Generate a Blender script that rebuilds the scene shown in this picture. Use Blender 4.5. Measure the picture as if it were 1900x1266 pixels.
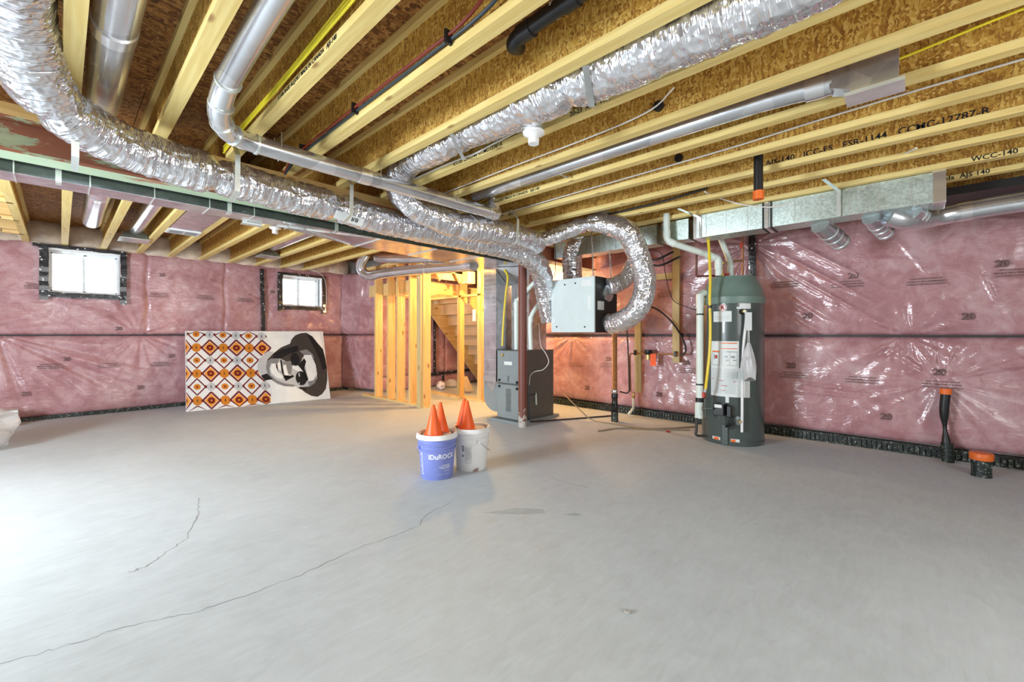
import bpy, bmesh, math, random
import numpy as np
from mathutils import Vector, Matrix
random.seed(7); rng = np.random.default_rng(7)
for o in list(bpy.data.objects): bpy.data.objects.remove(o)
S = bpy.context.scene; C = S.collection; PI = math.pi

# ------------------------------------------------------------------ camera
cam = bpy.data.cameras.new('camera'); camo = bpy.data.objects.new('camera', cam); C.objects.link(camo)
camo.location = (0, 0, 1.15); camo.rotation_euler = (PI/2, 0, -0.818)
cam.sensor_width = 36; cam.lens = 785/1900*36; cam.shift_y = -14/1900; cam.clip_start = .02
S.camera = camo
# ------------------------------------------------------------------ world, lights, exposure
S.view_settings.view_transform = 'Standard'; S.view_settings.look = 'None'
S.view_settings.gamma = 1; S.view_settings.use_curve_mapping = False
S.view_settings.exposure = 0.0
w = bpy.data.worlds.new('sky'); S.world = w; w.use_nodes = True
bg = w.node_tree.nodes['Background']; bg.inputs[0].default_value = (.93, .97, 1, 1); bg.inputs[1].default_value = 3.2
def area(name, loc, rot, sx, sy, power, col):
    l = bpy.data.lights.new(name, 'AREA'); l.shape = 'RECTANGLE'; l.size = sx; l.size_y = sy; l.energy = power; l.color = col
    o = bpy.data.objects.new(name, l); C.objects.link(o); o.location = loc; o.rotation_euler = rot; return o
# daylight through the patio door in the side wall, and an added soft fill in front of the back wall
area('patio_daylight', (-3.1, 3.75, 1.35), (0, -PI/2, 0), 1.6, 1.3, 370, (.82, .92, 1))
area('back_fill_light', (1.0, -2.5, 1.45), (PI/2, 0, 0), 3.4, 1.7, 70, (1, .97, .92))
def point(name, loc, power, col, r=.05):
    l = bpy.data.lights.new(name, 'POINT'); l.energy = power; l.color = col; l.shadow_soft_size = r
    o = bpy.data.objects.new(name, l); C.objects.link(o); o.location = loc
point('stair_bulb_light', (4.55, 5.05, 2.12), 95, (1, .60, .18))
point('nook_fill_light', (4.35, 6.5, 1.72), 20, (1, .56, .22))  # added warm fill to tint the nook walls, not a fitted bulb
point('utility_bulb_light', (5.2, 4.35, 1.95), 85, (1, .64, .30))

# ------------------------------------------------------------------ materials
def newmat(name):
    m = bpy.data.materials.new(name); m.use_nodes = True; nt = m.node_tree
    return m, nt, nt.nodes['Principled BSDF']
def N(nt, t, **kw):
    n = nt.nodes.new(t)
    for k, v in kw.items(): setattr(n, k, v)
    return n
def L(nt, a, b): nt.links.new(a, b)
def ramp(nt, fac, stops):
    r = N(nt, 'ShaderNodeValToRGB'); e = r.color_ramp.elements
    while len(e) < len(stops): e.new(.5)
    for i, (p, c) in enumerate(stops): e[i].position = p; e[i].color = (*c, 1)
    L(nt, fac, r.inputs[0]); return r.outputs[0]
def coords(nt, scale=(1, 1, 1), rot=(0, 0, 0), kind='Object'):
    t = N(nt, 'ShaderNodeTexCoord'); mp = N(nt, 'ShaderNodeMapping'); mp.inputs['Scale'].default_value = scale
    mp.inputs['Rotation'].default_value = rot
    L(nt, t.outputs[kind], mp.inputs[0]); return mp.outputs[0]
def noise(nt, vec, scale, detail=4, dist=0, rough=.5):
    n = N(nt, 'ShaderNodeTexNoise'); n.inputs['Scale'].default_value = scale; n.inputs['Detail'].default_value = detail
    n.inputs['Distortion'].default_value = dist; n.inputs['Roughness'].default_value = rough
    L(nt, vec, n.inputs['Vector']); return n.outputs[0]
def bump(nt, b, h, strength=.3, dist=.01):
    n = N(nt, 'ShaderNodeBump'); n.inputs['Strength'].default_value = strength; n.inputs['Distance'].default_value = dist
    L(nt, h, n.inputs['Height']); L(nt, n.outputs[0], b.inputs['Normal'])
def mix(nt, f, a, b, mode='MIX'):
    n = N(nt, 'ShaderNodeMix', data_type='RGBA', blend_type=mode)
    for s, v in ((0, f), (6, a), (7, b)):
        if hasattr(v, 'is_linked') or hasattr(v, 'links'): L(nt, v, n.inputs[s])
        else: n.inputs[s].default_value = v if s == 0 else (*v, 1)
    return n.outputs[2]
def plain(name, col, rough=.5, metal=0, spec=.5, coat=0, var=.12, alpha=1, trans=0):
    m, nt, b = newmat(name)
    v = noise(nt, coords(nt), 9, 5)
    c = ramp(nt, v, [(.3, tuple(x*(1-var) for x in col)), (.7, tuple(min(1, x*(1+var)) for x in col))])
    L(nt, c, b.inputs['Base Color']); b.inputs['Roughness'].default_value = rough; b.inputs['Metallic'].default_value = metal
    b.inputs['Specular IOR Level'].default_value = spec; b.inputs['Coat Weight'].default_value = coat
    b.inputs['Alpha'].default_value = alpha; b.inputs['Transmission Weight'].default_value = trans
    return m
def osb(name, cols, sc=1.0, stretch=(1, 1, 1)):
    m, nt, b = newmat(name)
    t = coords(nt, stretch)
    nz = N(nt, 'ShaderNodeTexNoise'); nz.inputs['Scale'].default_value = 9*sc; L(nt, t, nz.inputs['Vector'])
    vm = N(nt, 'ShaderNodeVectorMath', operation='MULTIPLY_ADD'); L(nt, nz.outputs['Color'], vm.inputs[0]); vm.inputs[1].default_value = (.035,)*3; L(nt, t, vm.inputs[2])
    outs = []
    for i, (rot, s) in enumerate((((0.3, 0.5, 0.5), (8, 44, 28)), ((.8, .2, -.7), (40, 9, 30)), ((.1, 1.0, 1.2), (26, 46, 8)))):
        mp = N(nt, 'ShaderNodeMapping'); mp.inputs['Rotation'].default_value = rot; mp.inputs['Scale'].default_value = tuple(q*sc for q in s)
        L(nt, vm.outputs[0], mp.inputs[0]); vo = N(nt, 'ShaderNodeTexVoronoi'); vo.inputs['Scale'].default_value = 1
        L(nt, mp.outputs[0], vo.inputs['Vector']); outs.append(vo)
    sx = [N(nt, 'ShaderNodeSeparateColor') for _ in outs]
    for o, s in zip(outs, sx): L(nt, o.outputs['Color'], s.inputs[0])
    ma = N(nt, 'ShaderNodeMath', operation='GREATER_THAN'); L(nt, sx[0].outputs[1], ma.inputs[0]); ma.inputs[1].default_value = .5
    f1 = N(nt, 'ShaderNodeMix'); L(nt, ma.outputs[0], f1.inputs[0]); L(nt, sx[0].outputs[0], f1.inputs[2]); L(nt, sx[1].outputs[0], f1.inputs[3])
    mb = N(nt, 'ShaderNodeMath', operation='GREATER_THAN'); L(nt, sx[2].outputs[1], mb.inputs[0]); mb.inputs[1].default_value = .62
    f2 = N(nt, 'ShaderNodeMix'); L(nt, mb.outputs[0], f2.inputs[0]); L(nt, f1.outputs[0], f2.inputs[2]); L(nt, sx[2].outputs[0], f2.inputs[3])
    gr = noise(nt, coords(nt), 60*sc, 3, .5)
    mc = N(nt, 'ShaderNodeMath', operation='MULTIPLY_ADD'); L(nt, gr, mc.inputs[0]); mc.inputs[1].default_value = .5; L(nt, f2.outputs[0], mc.inputs[2])
    md = N(nt, 'ShaderNodeMath', operation='MULTIPLY'); L(nt, mc.outputs[0], md.inputs[0]); md.inputs[1].default_value = .7
    L(nt, ramp(nt, md.outputs[0], [(0.08, cols[0]), (.35, cols[1]), (.62, cols[2]), (.95, cols[3])]), b.inputs['Base Color'])
    b.inputs['Roughness'].default_value = .62; bump(nt, b, md.outputs[0], .5, .004); return m
def wood(name, c0, c1, axis=1, knots=True, rough=.6):
    m, nt, b = newmat(name)
    sc = [26, 26, 26]; sc[axis] = 1.6
    g = noise(nt, coords(nt, sc), 1, 5, 1.2)
    col = ramp(nt, g, [(.3, c0), (.7, c1)])
    if knots:
        s2 = [7, 7, 7]; s2[axis] = 3.2
        vo = N(nt, 'ShaderNodeTexVoronoi'); vo.inputs['Scale'].default_value = 1; L(nt, coords(nt, s2), vo.inputs['Vector'])
        k = ramp(nt, vo.outputs['Distance'], [(0.0, (0, 0, 0)), (.10, (.15,)*3), (.16, (1, 1, 1))])
        col = mix(nt, k, (.34, .17, .05), col)
    L(nt, col, b.inputs['Base Color']); b.inputs['Roughness'].default_value = rough; bump(nt, b, g, .2, .002); return m
OSBC = osb('osb_subfloor', [(.075, .025, .004), (.19, .068, .012), (.36, .155, .032), (.56, .31, .09)], 1.7)
OSBW = osb('osb_web', [(.20, .075, .010), (.42, .20, .028), (.62, .36, .06), (.82, .58, .17)], 2.6)
PINE = wood('pine_flange', (.70, .50, .16), (.83, .67, .28), 1)
STUD = wood('pine_stud', (.66, .40, .13), (.84, .58, .25), 2)
STUDX = wood('pine_board', (.68, .43, .15), (.84, .60, .27), 0)
LUMBER = wood('wall_lumber', (.50, .38, .17), (.62, .48, .24), 2)
PLY = wood('stair_board', (.58, .43, .25), (.72, .56, .36), 1, False)

def insulation():
    m, nt, b = newmat('pink_insulation_under_film')
    t = coords(nt)
    a = noise(nt, t, 1.9, 6, .9, .62); f = noise(nt, t, 7, 8, .9, .72)
    ad = N(nt, 'ShaderNodeMath', operation='ADD'); L(nt, a, ad.inputs[0]); L(nt, f, ad.inputs[1])
    hv = N(nt, 'ShaderNodeMath', operation='MULTIPLY'); L(nt, ad.outputs[0], hv.inputs[0]); hv.inputs[1].default_value = .5
    L(nt, ramp(nt, hv.outputs[0], [(.30, (.31, .125, .14)), (.46, (.43, .205, .225)), (.56, (.53, .31, .33)), (.70, (.63, .46, .49))]), b.inputs['Base Color'])
    b.inputs['Roughness'].default_value = .55
    b.inputs['Coat Weight'].default_value = .9; b.inputs['Coat Roughness'].default_value = .10
    s = noise(nt, coords(nt, (5, 5, 14)), 1, 5, 2.2)
    n = N(nt, 'ShaderNodeBump'); n.inputs['Strength'].default_value = .28; n.inputs['Distance'].default_value = .02
    L(nt, s, n.inputs['Height']); L(nt, n.outputs[0], b.inputs['Coat Normal']); L(nt, n.outputs[0], b.inputs['Normal'])
    return m
INS = insulation()
RIM = plain('rim_vapour_film', (.66, .54, .43), .35, 0, .5, .5, .2)
def concrete():
    m, nt, b = newmat('concrete_floor')
    t = coords(nt)
    a = noise(nt, t, .55, 5, .8, .55); f = noise(nt, t, 7, 8, .6, .7); g = noise(nt, coords(nt, (6, 26, 1), (0, 0, .5)), 1.2, 5, 1.0)
    c1 = ramp(nt, a, [(.30, (.47, .525, .56)), (.5, (.57, .635, .68)), (.68, (.64, .71, .755))])
    c2 = mix(nt, .35, c1, ramp(nt, f, [(.3, (.43, .48, .505)), (.7, (.66, .735, .785))]))
    c3 = mix(nt, .22, c2, ramp(nt, g, [(.3, (.44, .485, .505)), (.7, (.66, .735, .79))]))
    L(nt, c3, b.inputs['Base Color']); L(nt, ramp(nt, f, [(.3, (.52,)*3), (.7, (.66,)*3)]), b.inputs['Roughness'])
    b.inputs['Specular IOR Level'].default_value = .35
    bump(nt, b, f, .25, .003); return m
CONC = concrete()
CWALL = plain('concrete_wall', (.42, .42, .40), .8, 0, .3, 0, .15)
def foilmat(name, col, r=.2, st=.9, fine=1.0):
    m, nt, b = newmat(name)
    t = N(nt, 'ShaderNodeTexCoord')
    def uvn(sc, rot, dist, det):
        mp = N(nt, 'ShaderNodeMapping'); mp.inputs['Scale'].default_value = sc; mp.inputs['Rotation'].default_value = (0, 0, rot); L(nt, t.outputs['UV'], mp.inputs[0])
        n = N(nt, 'ShaderNodeTexNoise'); n.noise_type = 'RIDGED_MULTIFRACTAL'; n.inputs['Scale'].default_value = 1; n.inputs['Detail'].default_value = det; n.inputs['Distortion'].default_value = dist
        L(nt, mp.outputs[0], n.inputs['Vector']); return n.outputs[0]
    a = uvn((5, 74*fine, 1), .0, .6, 3); c = uvn((16, 24*fine, 1), .35, .5, 2)
    mp2 = N(nt, 'ShaderNodeMapping'); mp2.inputs['Scale'].default_value = (30, 38*fine, 1); L(nt, t.outputs['UV'], mp2.inputs[0])
    vo = N(nt, 'ShaderNodeTexVoronoi'); L(nt, mp2.outputs[0], vo.inputs['Vector']); vo.inputs['Scale'].default_value = 1
    ad = N(nt, 'ShaderNodeMath', operation='MULTIPLY_ADD'); L(nt, c, ad.inputs[0]); ad.inputs[1].default_value = .8; L(nt, a, ad.inputs[2])
    a2 = N(nt, 'ShaderNodeMath', operation='MULTIPLY_ADD'); L(nt, vo.outputs['Distance'], a2.inputs[0]); a2.inputs[1].default_value = .6; L(nt, ad.outputs[0], a2.inputs[2])
    b.inputs['Base Color'].default_value = (*col, 1)
    b.inputs['Metallic'].default_value = .86; b.inputs['Roughness'].default_value = r
    bump(nt, b, a2.outputs[0], st, .010); return m
FOIL = foilmat('foil_jacket', (.80, .80, .84), .13, .75)
def galv(name, col, r=.34, sp=70, metal=.85):
    m, nt, b = newmat(name)
    vo = N(nt, 'ShaderNodeTexVoronoi'); vo.inputs['Scale'].default_value = sp; L(nt, coords(nt), vo.inputs['Vector'])
    s = N(nt, 'ShaderNodeSeparateColor'); L(nt, vo.outputs['Color'], s.inputs[0])
    L(nt, ramp(nt, s.outputs[0], [(0, tuple(q*.80 for q in col)), (1, tuple(min(1, q*1.15) for q in col))]), b.inputs['Base Color'])
    b.inputs['Metallic'].default_value = metal
    L(nt, ramp(nt, noise(nt, coords(nt), 3, 4), [(.3, (r*.8,)*3), (.7, (r*1.25,)*3)]), b.inputs['Roughness'])
    bump(nt, b, noise(nt, coords(nt), 6, 3), .12, .01); return m
GALV = galv('galvanised_sheet', (.62, .72, .68), .38)
GALVD = galv('galvanised_sheet_smooth', (.66, .67, .70), .22, 14)
GALVSHADE = galv('galvanised_sheet_shaded', (.10, .12, .115), .25, 14, .6)  # dark reflection on the trunk duct side put into the colour
PIPE = galv('round_steel_pipe', (.74, .76, .80), .20, 5)
SEAM = plain('sheet_seam', (.75, .80, .78), .3, .7, .5)
TAPE = foilmat('foil_tape', (.88, .88, .90), .2, .4)
def beammat():
    m, nt, b = newmat('primed_steel_beam')
    n = noise(nt, coords(nt, (.9, 2, 3)), 2.0, 9, .3, .72)
    L(nt, ramp(nt, n, [(.555, (.36, .13, .07)), (.575, (.40, .20, .12)), (.585, (.40, .50, .34)), (.7, (.48, .58, .40))]), b.inputs['Base Color'])
    b.inputs['Roughness'].default_value = .55; return m
BEAM = beammat()
BEAMF = beammat(); BEAMF.name = 'beam_flange_green'
for n_ in BEAMF.node_tree.nodes:
    if n_.type == 'VALTORGB':
        for e_, p_ in zip(n_.color_ramp.elements, (.40, .415, .43, .7)): e_.position = p_
def rustpost():
    m, nt, b = newmat('red_primer_post')
    t = N(nt, 'ShaderNodeTexCoord'); sp = N(nt, 'ShaderNodeSeparateXYZ'); L(nt, t.outputs['Object'], sp.inputs[0])
    n = noise(nt, coords(nt), 22, 8, .5, .7)
    h = N(nt, 'ShaderNodeMapRange'); L(nt, sp.outputs[2], h.inputs[0]); h.inputs[1].default_value = 0; h.inputs[2].default_value = .38; h.inputs[3].default_value = .62; h.inputs[4].default_value = .30
    g = N(nt, 'ShaderNodeMath', operation='LESS_THAN'); L(nt, n, g.inputs[0]); L(nt, h.outputs[0], g.inputs[1])
    L(nt, mix(nt, g.outputs[0], (.16, .045, .030), (.46, .43, .38)), b.inputs['Base Color']); b.inputs['Roughness'].default_value = .5; return m
POST = rustpost()
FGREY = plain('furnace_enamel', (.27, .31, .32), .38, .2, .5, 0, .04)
FSHADE = plain('furnace_shaded_enamel', (.105, .105, .098), .42, .2, .5, 0, .05)  # shade on the side casing put into a darker copy of the enamel
HGREY = plain('heater_enamel', (.070, .088, .083), .30, 0, .5, .3, .05)
HCAP = plain('heater_cap_plastic', (.155, .225, .195), .42, 0, .5, 0, .04)
HRVW = plain('pale_enamel_panel', (.62, .70, .70), .30, 0, .5, .3, .03)
BLACK = plain('black_plastic', (.012, .012, .013), .4)
RUB = plain('black_rubber', (.02, .02, .02), .5)
def tyvek():
    m, nt, b = newmat('black_tape_with_dots')
    vo = N(nt, 'ShaderNodeTexVoronoi'); vo.inputs['Scale'].default_value = 17; L(nt, coords(nt), vo.inputs['Vector'])
    L(nt, ramp(nt, vo.outputs['Distance'], [(.16, (.62, .64, .68)), (.22, (.018, .020, .026))]), b.inputs['Base Color'])
    b.inputs['Roughness'].default_value = .28; b.inputs['Coat Weight'].default_value = .6
    bump(nt, b, noise(nt, coords(nt), 30, 4), .8, .01); return m
BTAPE = tyvek()
PVC = plain('white_pvc', (.72, .80, .74), .35, 0, .5, 0, .03)
YEL = plain('yellow_gas_hose', (.80, .60, .03), .4, 0, .5, .2, .05)
YCAB = plain('yellow_cable', (.85, .72, .03), .45)
WCAB = plain('white_cable', (.72, .70, .66), .5)
REDP = plain('red_tubing', (.20, .025, .012), .35)
BLUP = plain('blue_tubing', (.02, .035, .045), .35)
COP = plain('aged_copper', (.36, .17, .08), .4, .7)
COPR = plain('corrugated_brown_hose', (.40, .19, .07), .42, .3)
BRASS = plain('brass', (.60, .45, .18), .35, .8)
ORG = plain('orange_plastic', (.82, .16, .02), .45)
ORT = plain('orange_tag_card', (1.0, .12, .02), .6)
CONE = plain('cone_orange', (.95, .13, .02), .42, 0, .5, 0, .05)
PURP = plain('periwinkle_plastic', (.20, .24, .58), .45, 0, .5, 0, .05)
WPL = plain('white_plastic', (.80, .80, .80), .42, 0, .5, 0, .03)
SPATT = plain('white_plastic_stained', (.75, .60, .60), .5, 0, .4, 0, .25)
PAPER = plain('white_label_paper', (.72, .75, .74), .5, 0, .4, 0, .03)
INK = plain('black_ink', (.02, .02, .022), .6, 0, .2)
INKS = plain('faded_ink', (.17, .10, .10), .6, 0, .2)
RINK = plain('red_ink', (.45, .04, .03), .6)
WINK = plain('white_ink', (.80, .82, .90), .6)
BRICK = plain('dark_crack', (.20, .20, .195), .9, 0, .1)
STAIN = plain('grey_smear', (.44, .50, .53), .7, 0, .2)
def dimple():
    m, nt, b = newmat('dimpled_drain_membrane')
    n = noise(nt, coords(nt), 48, 6, 0, .8)
    L(nt, ramp(nt, n, [(.50, (.010, .014, .013)), (.57, (.018, .045, .030)), (.60, (.40, .41, .38))]), b.inputs['Base Color'])
    b.inputs['Roughness'].default_value = .5; return m
MEMB = dimple()
TARRED = dimple(); TARRED.name = 'mortar_spattered_black'
PLAST = plain('clear_film_bag', (.80, .80, .82), .2, 0, .5, .6, .05, .55)
CHROME = plain('zinc_metal', (.6, .62, .62), .25, .9)
FRAMEW = plain('white_vinyl_frame', (.85, .87, .88), .4)
def glass():
    m, nt, b = newmat('window_glass'); b.inputs['Base Color'].default_value = (1, 1, 1, 1)
    b.inputs['Transmission Weight'].default_value = 1; b.inputs['Roughness'].default_value = 0; b.inputs['IOR'].default_value = 1.05; return m
GLASS = glass()

# ------------------------------------------------------------------ geometry helpers
class MB:
    def __init__(s): s.v = []; s.f = []
    def add(s, vs, fs):
        n = len(s.v); s.v += [tuple(q) for q in vs]; s.f += [tuple(i+n for i in f) for f in fs]; return s
    def box(s, x0, x1, y0, y1, z0, z1):
        v = [(x0,y0,z0),(x1,y0,z0),(x1,y1,z0),(x0,y1,z0),(x0,y0,z1),(x1,y0,z1),(x1,y1,z1),(x0,y1,z1)]
        return s.add(v, [(0,3,2,1),(4,5,6,7),(0,1,5,4),(1,2,6,5),(2,3,7,6),(3,0,4,7)])
    def obox(s, c, ax, ay, az, hx, hy, hz):          # oriented box
        c, ax, ay, az = Vector(c), Vector(ax).normalized(), Vector(ay).normalized(), Vector(az).normalized()
        v = [c+ax*hx*i+ay*hy*j+az*hz*k for k in (-1,1) for j, i in ((-1,-1),(-1,1),(1,1),(1,-1))]
        return s.add(v, [(0,3,2,1),(4,5,6,7),(0,1,5,4),(1,2,6,5),(2,3,7,6),(3,0,4,7)])
    def bar(s, a, b, w, t, up=(0,0,1)):              # bar from a to b, width w, thickness t
        a, b = Vector(a), Vector(b); d = (b-a); l = d.length; d.normalize(); u = Vector(up)
        if abs(d.dot(u)) > .98: u = Vector((1,0,0))
        r = d.cross(u).normalized(); u = r.cross(d)
        return s.obox((a+b)/2, d, r, u, l/2, w/2, t/2)
    def tube(s, pts, r, n=12, cap=True, smooth=0):
        P = resample(pts, smooth) if smooth else [Vector(p) for p in pts]
        R = r if callable(r) else (lambda t: r)
        rings = frames(P); m = len(P); b = len(s.v)
        for i, (p, t, u, v) in enumerate(rings):
            rr = R(i/(m-1))
            for k in range(n):
                a = 2*PI*k/n; s.v.append(tuple(p+(u*math.cos(a)+v*math.sin(a))*rr))
        for i in range(m-1):
            for k in range(n):
                s.f.append((b+i*n+k, b+i*n+(k+1) % n, b+(i+1)*n+(k+1) % n, b+(i+1)*n+k))
        if cap: s.f.append(tuple(b+k for k in range(n-1, -1, -1))); s.f.append(tuple(b+(m-1)*n+k for k in range(n)))
        return s
    def lathe(s, prof, c=(0,0,0), n=40, axis=(0,0,1), capb=True, capt=True):
        az = Vector(axis).normalized(); ax = az.orthogonal().normalized() if abs(az.z) < .99 else Vector((1,0,0)); ay = az.cross(ax); c = Vector(c)
        b = len(s.v); m = len(prof)
        for r, z in prof:
            for k in range(n):
                a = 2*PI*k/n; s.v.append(tuple(c+az*z+(ax*math.cos(a)+ay*math.sin(a))*r))
        for i in range(m-1):
            for k in range(n): s.f.append((b+i*n+k, b+i*n+(k+1) % n, b+(i+1)*n+(k+1) % n, b+(i+1)*n+k))
        if capb: s.f.append(tuple(b+k for k in range(n-1, -1, -1)))
        if capt: s.f.append(tuple(b+(m-1)*n+k for k in range(n)))
        return s
    def prism(s, poly, o, ax, ay, depth):            # 2D polygon extruded along ax x ay by depth
        o, ax, ay = Vector(o), Vector(ax).normalized(), Vector(ay).normalized(); az = ax.cross(ay)
        n = len(poly); v = [o+ax*p[0]+ay*p[1] for p in poly]; v += [q+az*depth for q in v]
        return s.add(v, [tuple(range(n-1,-1,-1)), tuple(range(n,2*n))]+[(i,(i+1)%n,n+(i+1)%n,n+i) for i in range(n)])
    def build(s, name, mat, parent=None, smooth=False, bevel=0, origin=None):
        me = bpy.data.meshes.new(name)
        if parent is not None:
            org = wloc(parent)
        elif origin is not None: org = Vector(origin)
        else:
            a = np.array(s.v); lo = a.min(0); hi = a.max(0); org = Vector(((lo[0]+hi[0])/2, (lo[1]+hi[1])/2, lo[2]))
        me.from_pydata([(q[0]-org.x, q[1]-org.y, q[2]-org.z) for q in s.v], [], s.f)
        bm = bmesh.new(); bm.from_mesh(me); bmesh.ops.recalc_face_normals(bm, faces=bm.faces)
        bm.to_mesh(me); bm.free()
        me.materials.append(mat)
        o = bpy.data.objects.new(name, me); C.objects.link(o)
        if parent is not None: o.parent = parent
        else: o.location = org
        WL[o.name] = org
        if smooth:
            for p in me.polygons: p.use_smooth = True
            me.set_sharp_from_angle(angle=.7)
        if bevel:
            md = o.modifiers.new('bevel', 'BEVEL'); md.width = bevel; md.segments = 2; md.limit_method = 'ANGLE'
        return o
WL = {}
def wloc(o): return WL[o.name]
def frames(P):
    out = []; m = len(P); u = None
    for i in range(m):
        t = (P[min(i+1, m-1)]-P[max(i-1, 0)]).normalized()
        if u is None:
            u = t.orthogonal().normalized()
            z = Vector((0,0,1)); 
            if abs(t.z) < .95: u = (z-t*z.dot(t)).normalized()
        else: u = (u-t*u.dot(t)).normalized()
        out.append((P[i], t, u, t.cross(u)))
    return out
def resample(pts, step):
    P = [Vector(p) for p in pts]; Q = [P[0]*2-P[1]]+P+[P[-1]*2-P[-2]]; dense = []
    for i in range(1, len(Q)-2):
        a, b, c, d = Q[i-1:i+3]
        for k in range(24):
            t = k/24; dense.append(.5*((2*b)+(c-a)*t+(2*a-5*b+4*c-d)*t*t+(3*b-a-3*c+d)*t**3))
    dense.append(P[-1]); L_ = [0]
    for i in range(1, len(dense)): L_.append(L_[-1]+(dense[i]-dense[i-1]).length)
    n = max(2, int(L_[-1]/step)+1); out = []; j = 0
    for i in range(n):
        s = L_[-1]*i/(n-1)
        while j < len(L_)-2 and L_[j+1] < s: j += 1
        f = (s-L_[j])/max(1e-9, L_[j+1]-L_[j]); out.append(dense[j].lerp(dense[j+1], min(1, f)))
    return out
def tag(o, label, cat, group=None, kind=None):
    if label: o['label'] = label
    if cat: o['category'] = cat
    if group: o['group'] = group
    if kind: o['kind'] = kind
    return o
def root(name, loc, label=None, cat=None, group=None, kind=None):
    o = bpy.data.objects.new(name, None); C.objects.link(o); o.location = loc; WL[o.name] = Vector(loc); o.empty_display_size = .1
    return tag(o, label, cat, group, kind)
def struct(o): o['kind'] = 'structure'; return o
def bx(name, mat, parent, *a, bevel=0): return MB().box(*a).build(name, mat, parent, bevel=bevel)
def tb(name, mat, parent, pts, r, n=12, step=.03): return MB().tube(pts, r, n, True, step).build(name, mat, parent, True)

_dg = None
def text_geo(txt, size, bold=0.0):
    cu = bpy.data.curves.new('t', 'FONT'); cu.body = txt; cu.size = size; cu.align_x = 'CENTER'; cu.align_y = 'CENTER'; cu.offset = bold; cu.resolution_u = 2
    o = bpy.data.objects.new('t', cu); C.objects.link(o); bpy.context.view_layer.update()
    me = bpy.data.meshes.new_from_object(o.evaluated_get(bpy.context.evaluated_depsgraph_get()))
    v = [tuple(q.co) for q in me.vertices]; f = [tuple(p.vertices) for p in me.polygons]
    bpy.data.objects.remove(o); bpy.data.curves.remove(cu); bpy.data.meshes.remove(me); return v, f
def put_text(mb, txt, size, o, ax, ay, bold=0.0, off=.0015):
    v, f = text_geo(txt, size, bold); o, ax, ay = Vector(o), Vector(ax).normalized(), Vector(ay).normalized(); az = ax.cross(ay)
    mb.add([o+ax*q[0]+ay*q[1]+az*off for q in v], f)
def wrap_text(mb, txt, size, c, r, ang, z, vertical=False, bold=0.0, off=.001, rz=None):
    v, f = text_geo(txt, size, bold); out = []
    for x, y, _ in v:
        if vertical: x, y = -y, x
        rr = (rz(z+y) if rz else r)+off; a = ang+x/rr
        out.append((c[0]+rr*math.cos(a), c[1]+rr*math.sin(a), c[2]+z+y))
    mb.add(out, f)
def wrap_patch(mb, c, r, a0, a1, z0, z1, off=.001, n=8, rz=None):
    vs = []; fs = []
    for i in range(n+1):
        a = a0+(a1-a0)*i/n
        for z in (z0, z1):
            rr = (rz(z) if rz else r)+off; vs.append((c[0]+rr*math.cos(a), c[1]+rr*math.sin(a), c[2]+z))
    for i in range(n): fs.append((2*i, 2*i+2, 2*i+3, 2*i+1))
    mb.add(vs, fs)

def vnoise(nu, nv, fu, fv, seed, wrap=False):        # smooth value noise on a grid
    g = np.random.default_rng(seed); ku, kv = max(2, int(fu)), max(2, int(fv))
    T = g.uniform(-1, 1, (ku+2, kv+2))
    if wrap: T[:, kv] = T[:, 0]; T[:, kv+1] = T[:, 1]
    u = np.linspace(0, ku, nu); v = np.linspace(0, kv, nv)
    iu = np.minimum(u.astype(int), ku); iv = np.minimum(v.astype(int), kv); a = u-iu; b = v-iv; a = a*a*(3-2*a); b = b*b*(3-2*b)
    A = a[:, None]; B = b[None, :]
    return (T[np.ix_(iu, iv)]*(1-A)*(1-B)+T[np.ix_(iu+1, iv)]*A*(1-B)+T[np.ix_(iu, iv+1)]*(1-A)*B+T[np.ix_(iu+1, iv+1)]*A*B)
def foil_tube(name, pts, r, parent, seed=1, cinch=(), amp=.008, squash=1.0, step=.008, n=80, mat=None):
    P = resample(pts, step); F = frames(P); m = len(P); ln = m*step
    D = vnoise(m, n+1, ln*3, 3, seed+2, True)*amp*.9-np.abs(vnoise(m, n+1, ln*30, 10, seed, True))*amp*.95-np.abs(vnoise(m, n+1, ln*13, 14, seed+1, True))*amp*.7
    s = np.arange(m)*step
    for cs, cd in cinch: D -= (cd*np.exp(-((s-cs)/.035)**2))[:, None]
    vs = []; fs = []; uv = []
    for i, (p, t, u, v) in enumerate(F):
        for k in range(n):
            a = 2*PI*k/n; rr = (r(i/(m-1)) if callable(r) else r)+D[i, k]
            vs.append(p+u*math.cos(a)*rr*squash+v*math.sin(a)*rr)
    for i in range(m-1):
        for k in range(n):
            fs.append((i*n+k, i*n+(k+1) % n, (i+1)*n+(k+1) % n, (i+1)*n+k))
            uv += [(k/n, s[i]), ((k+1)/n, s[i]), ((k+1)/n, s[i+1]), (k/n, s[i+1])]
    fs.append(tuple(range(n-1, -1, -1))); fs.append(tuple((m-1)*n+k for k in range(n))); uv += [(0, 0)]*(2*n)
    org = wloc(parent); me = bpy.data.meshes.new(name); me.from_pydata([tuple(q-org) for q in vs], [], fs)
    ul = me.uv_layers.new(name='UVMap'); ul.data.foreach_set('uv', np.array(uv, dtype=np.float32).ravel())
    me.materials.append(mat or FOIL)
    for p in me.polygons: p.use_smooth = True
    o = bpy.data.objects.new(name, me); C.objects.link(o); o.parent = parent; WL[o.name] = org; return o

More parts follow.
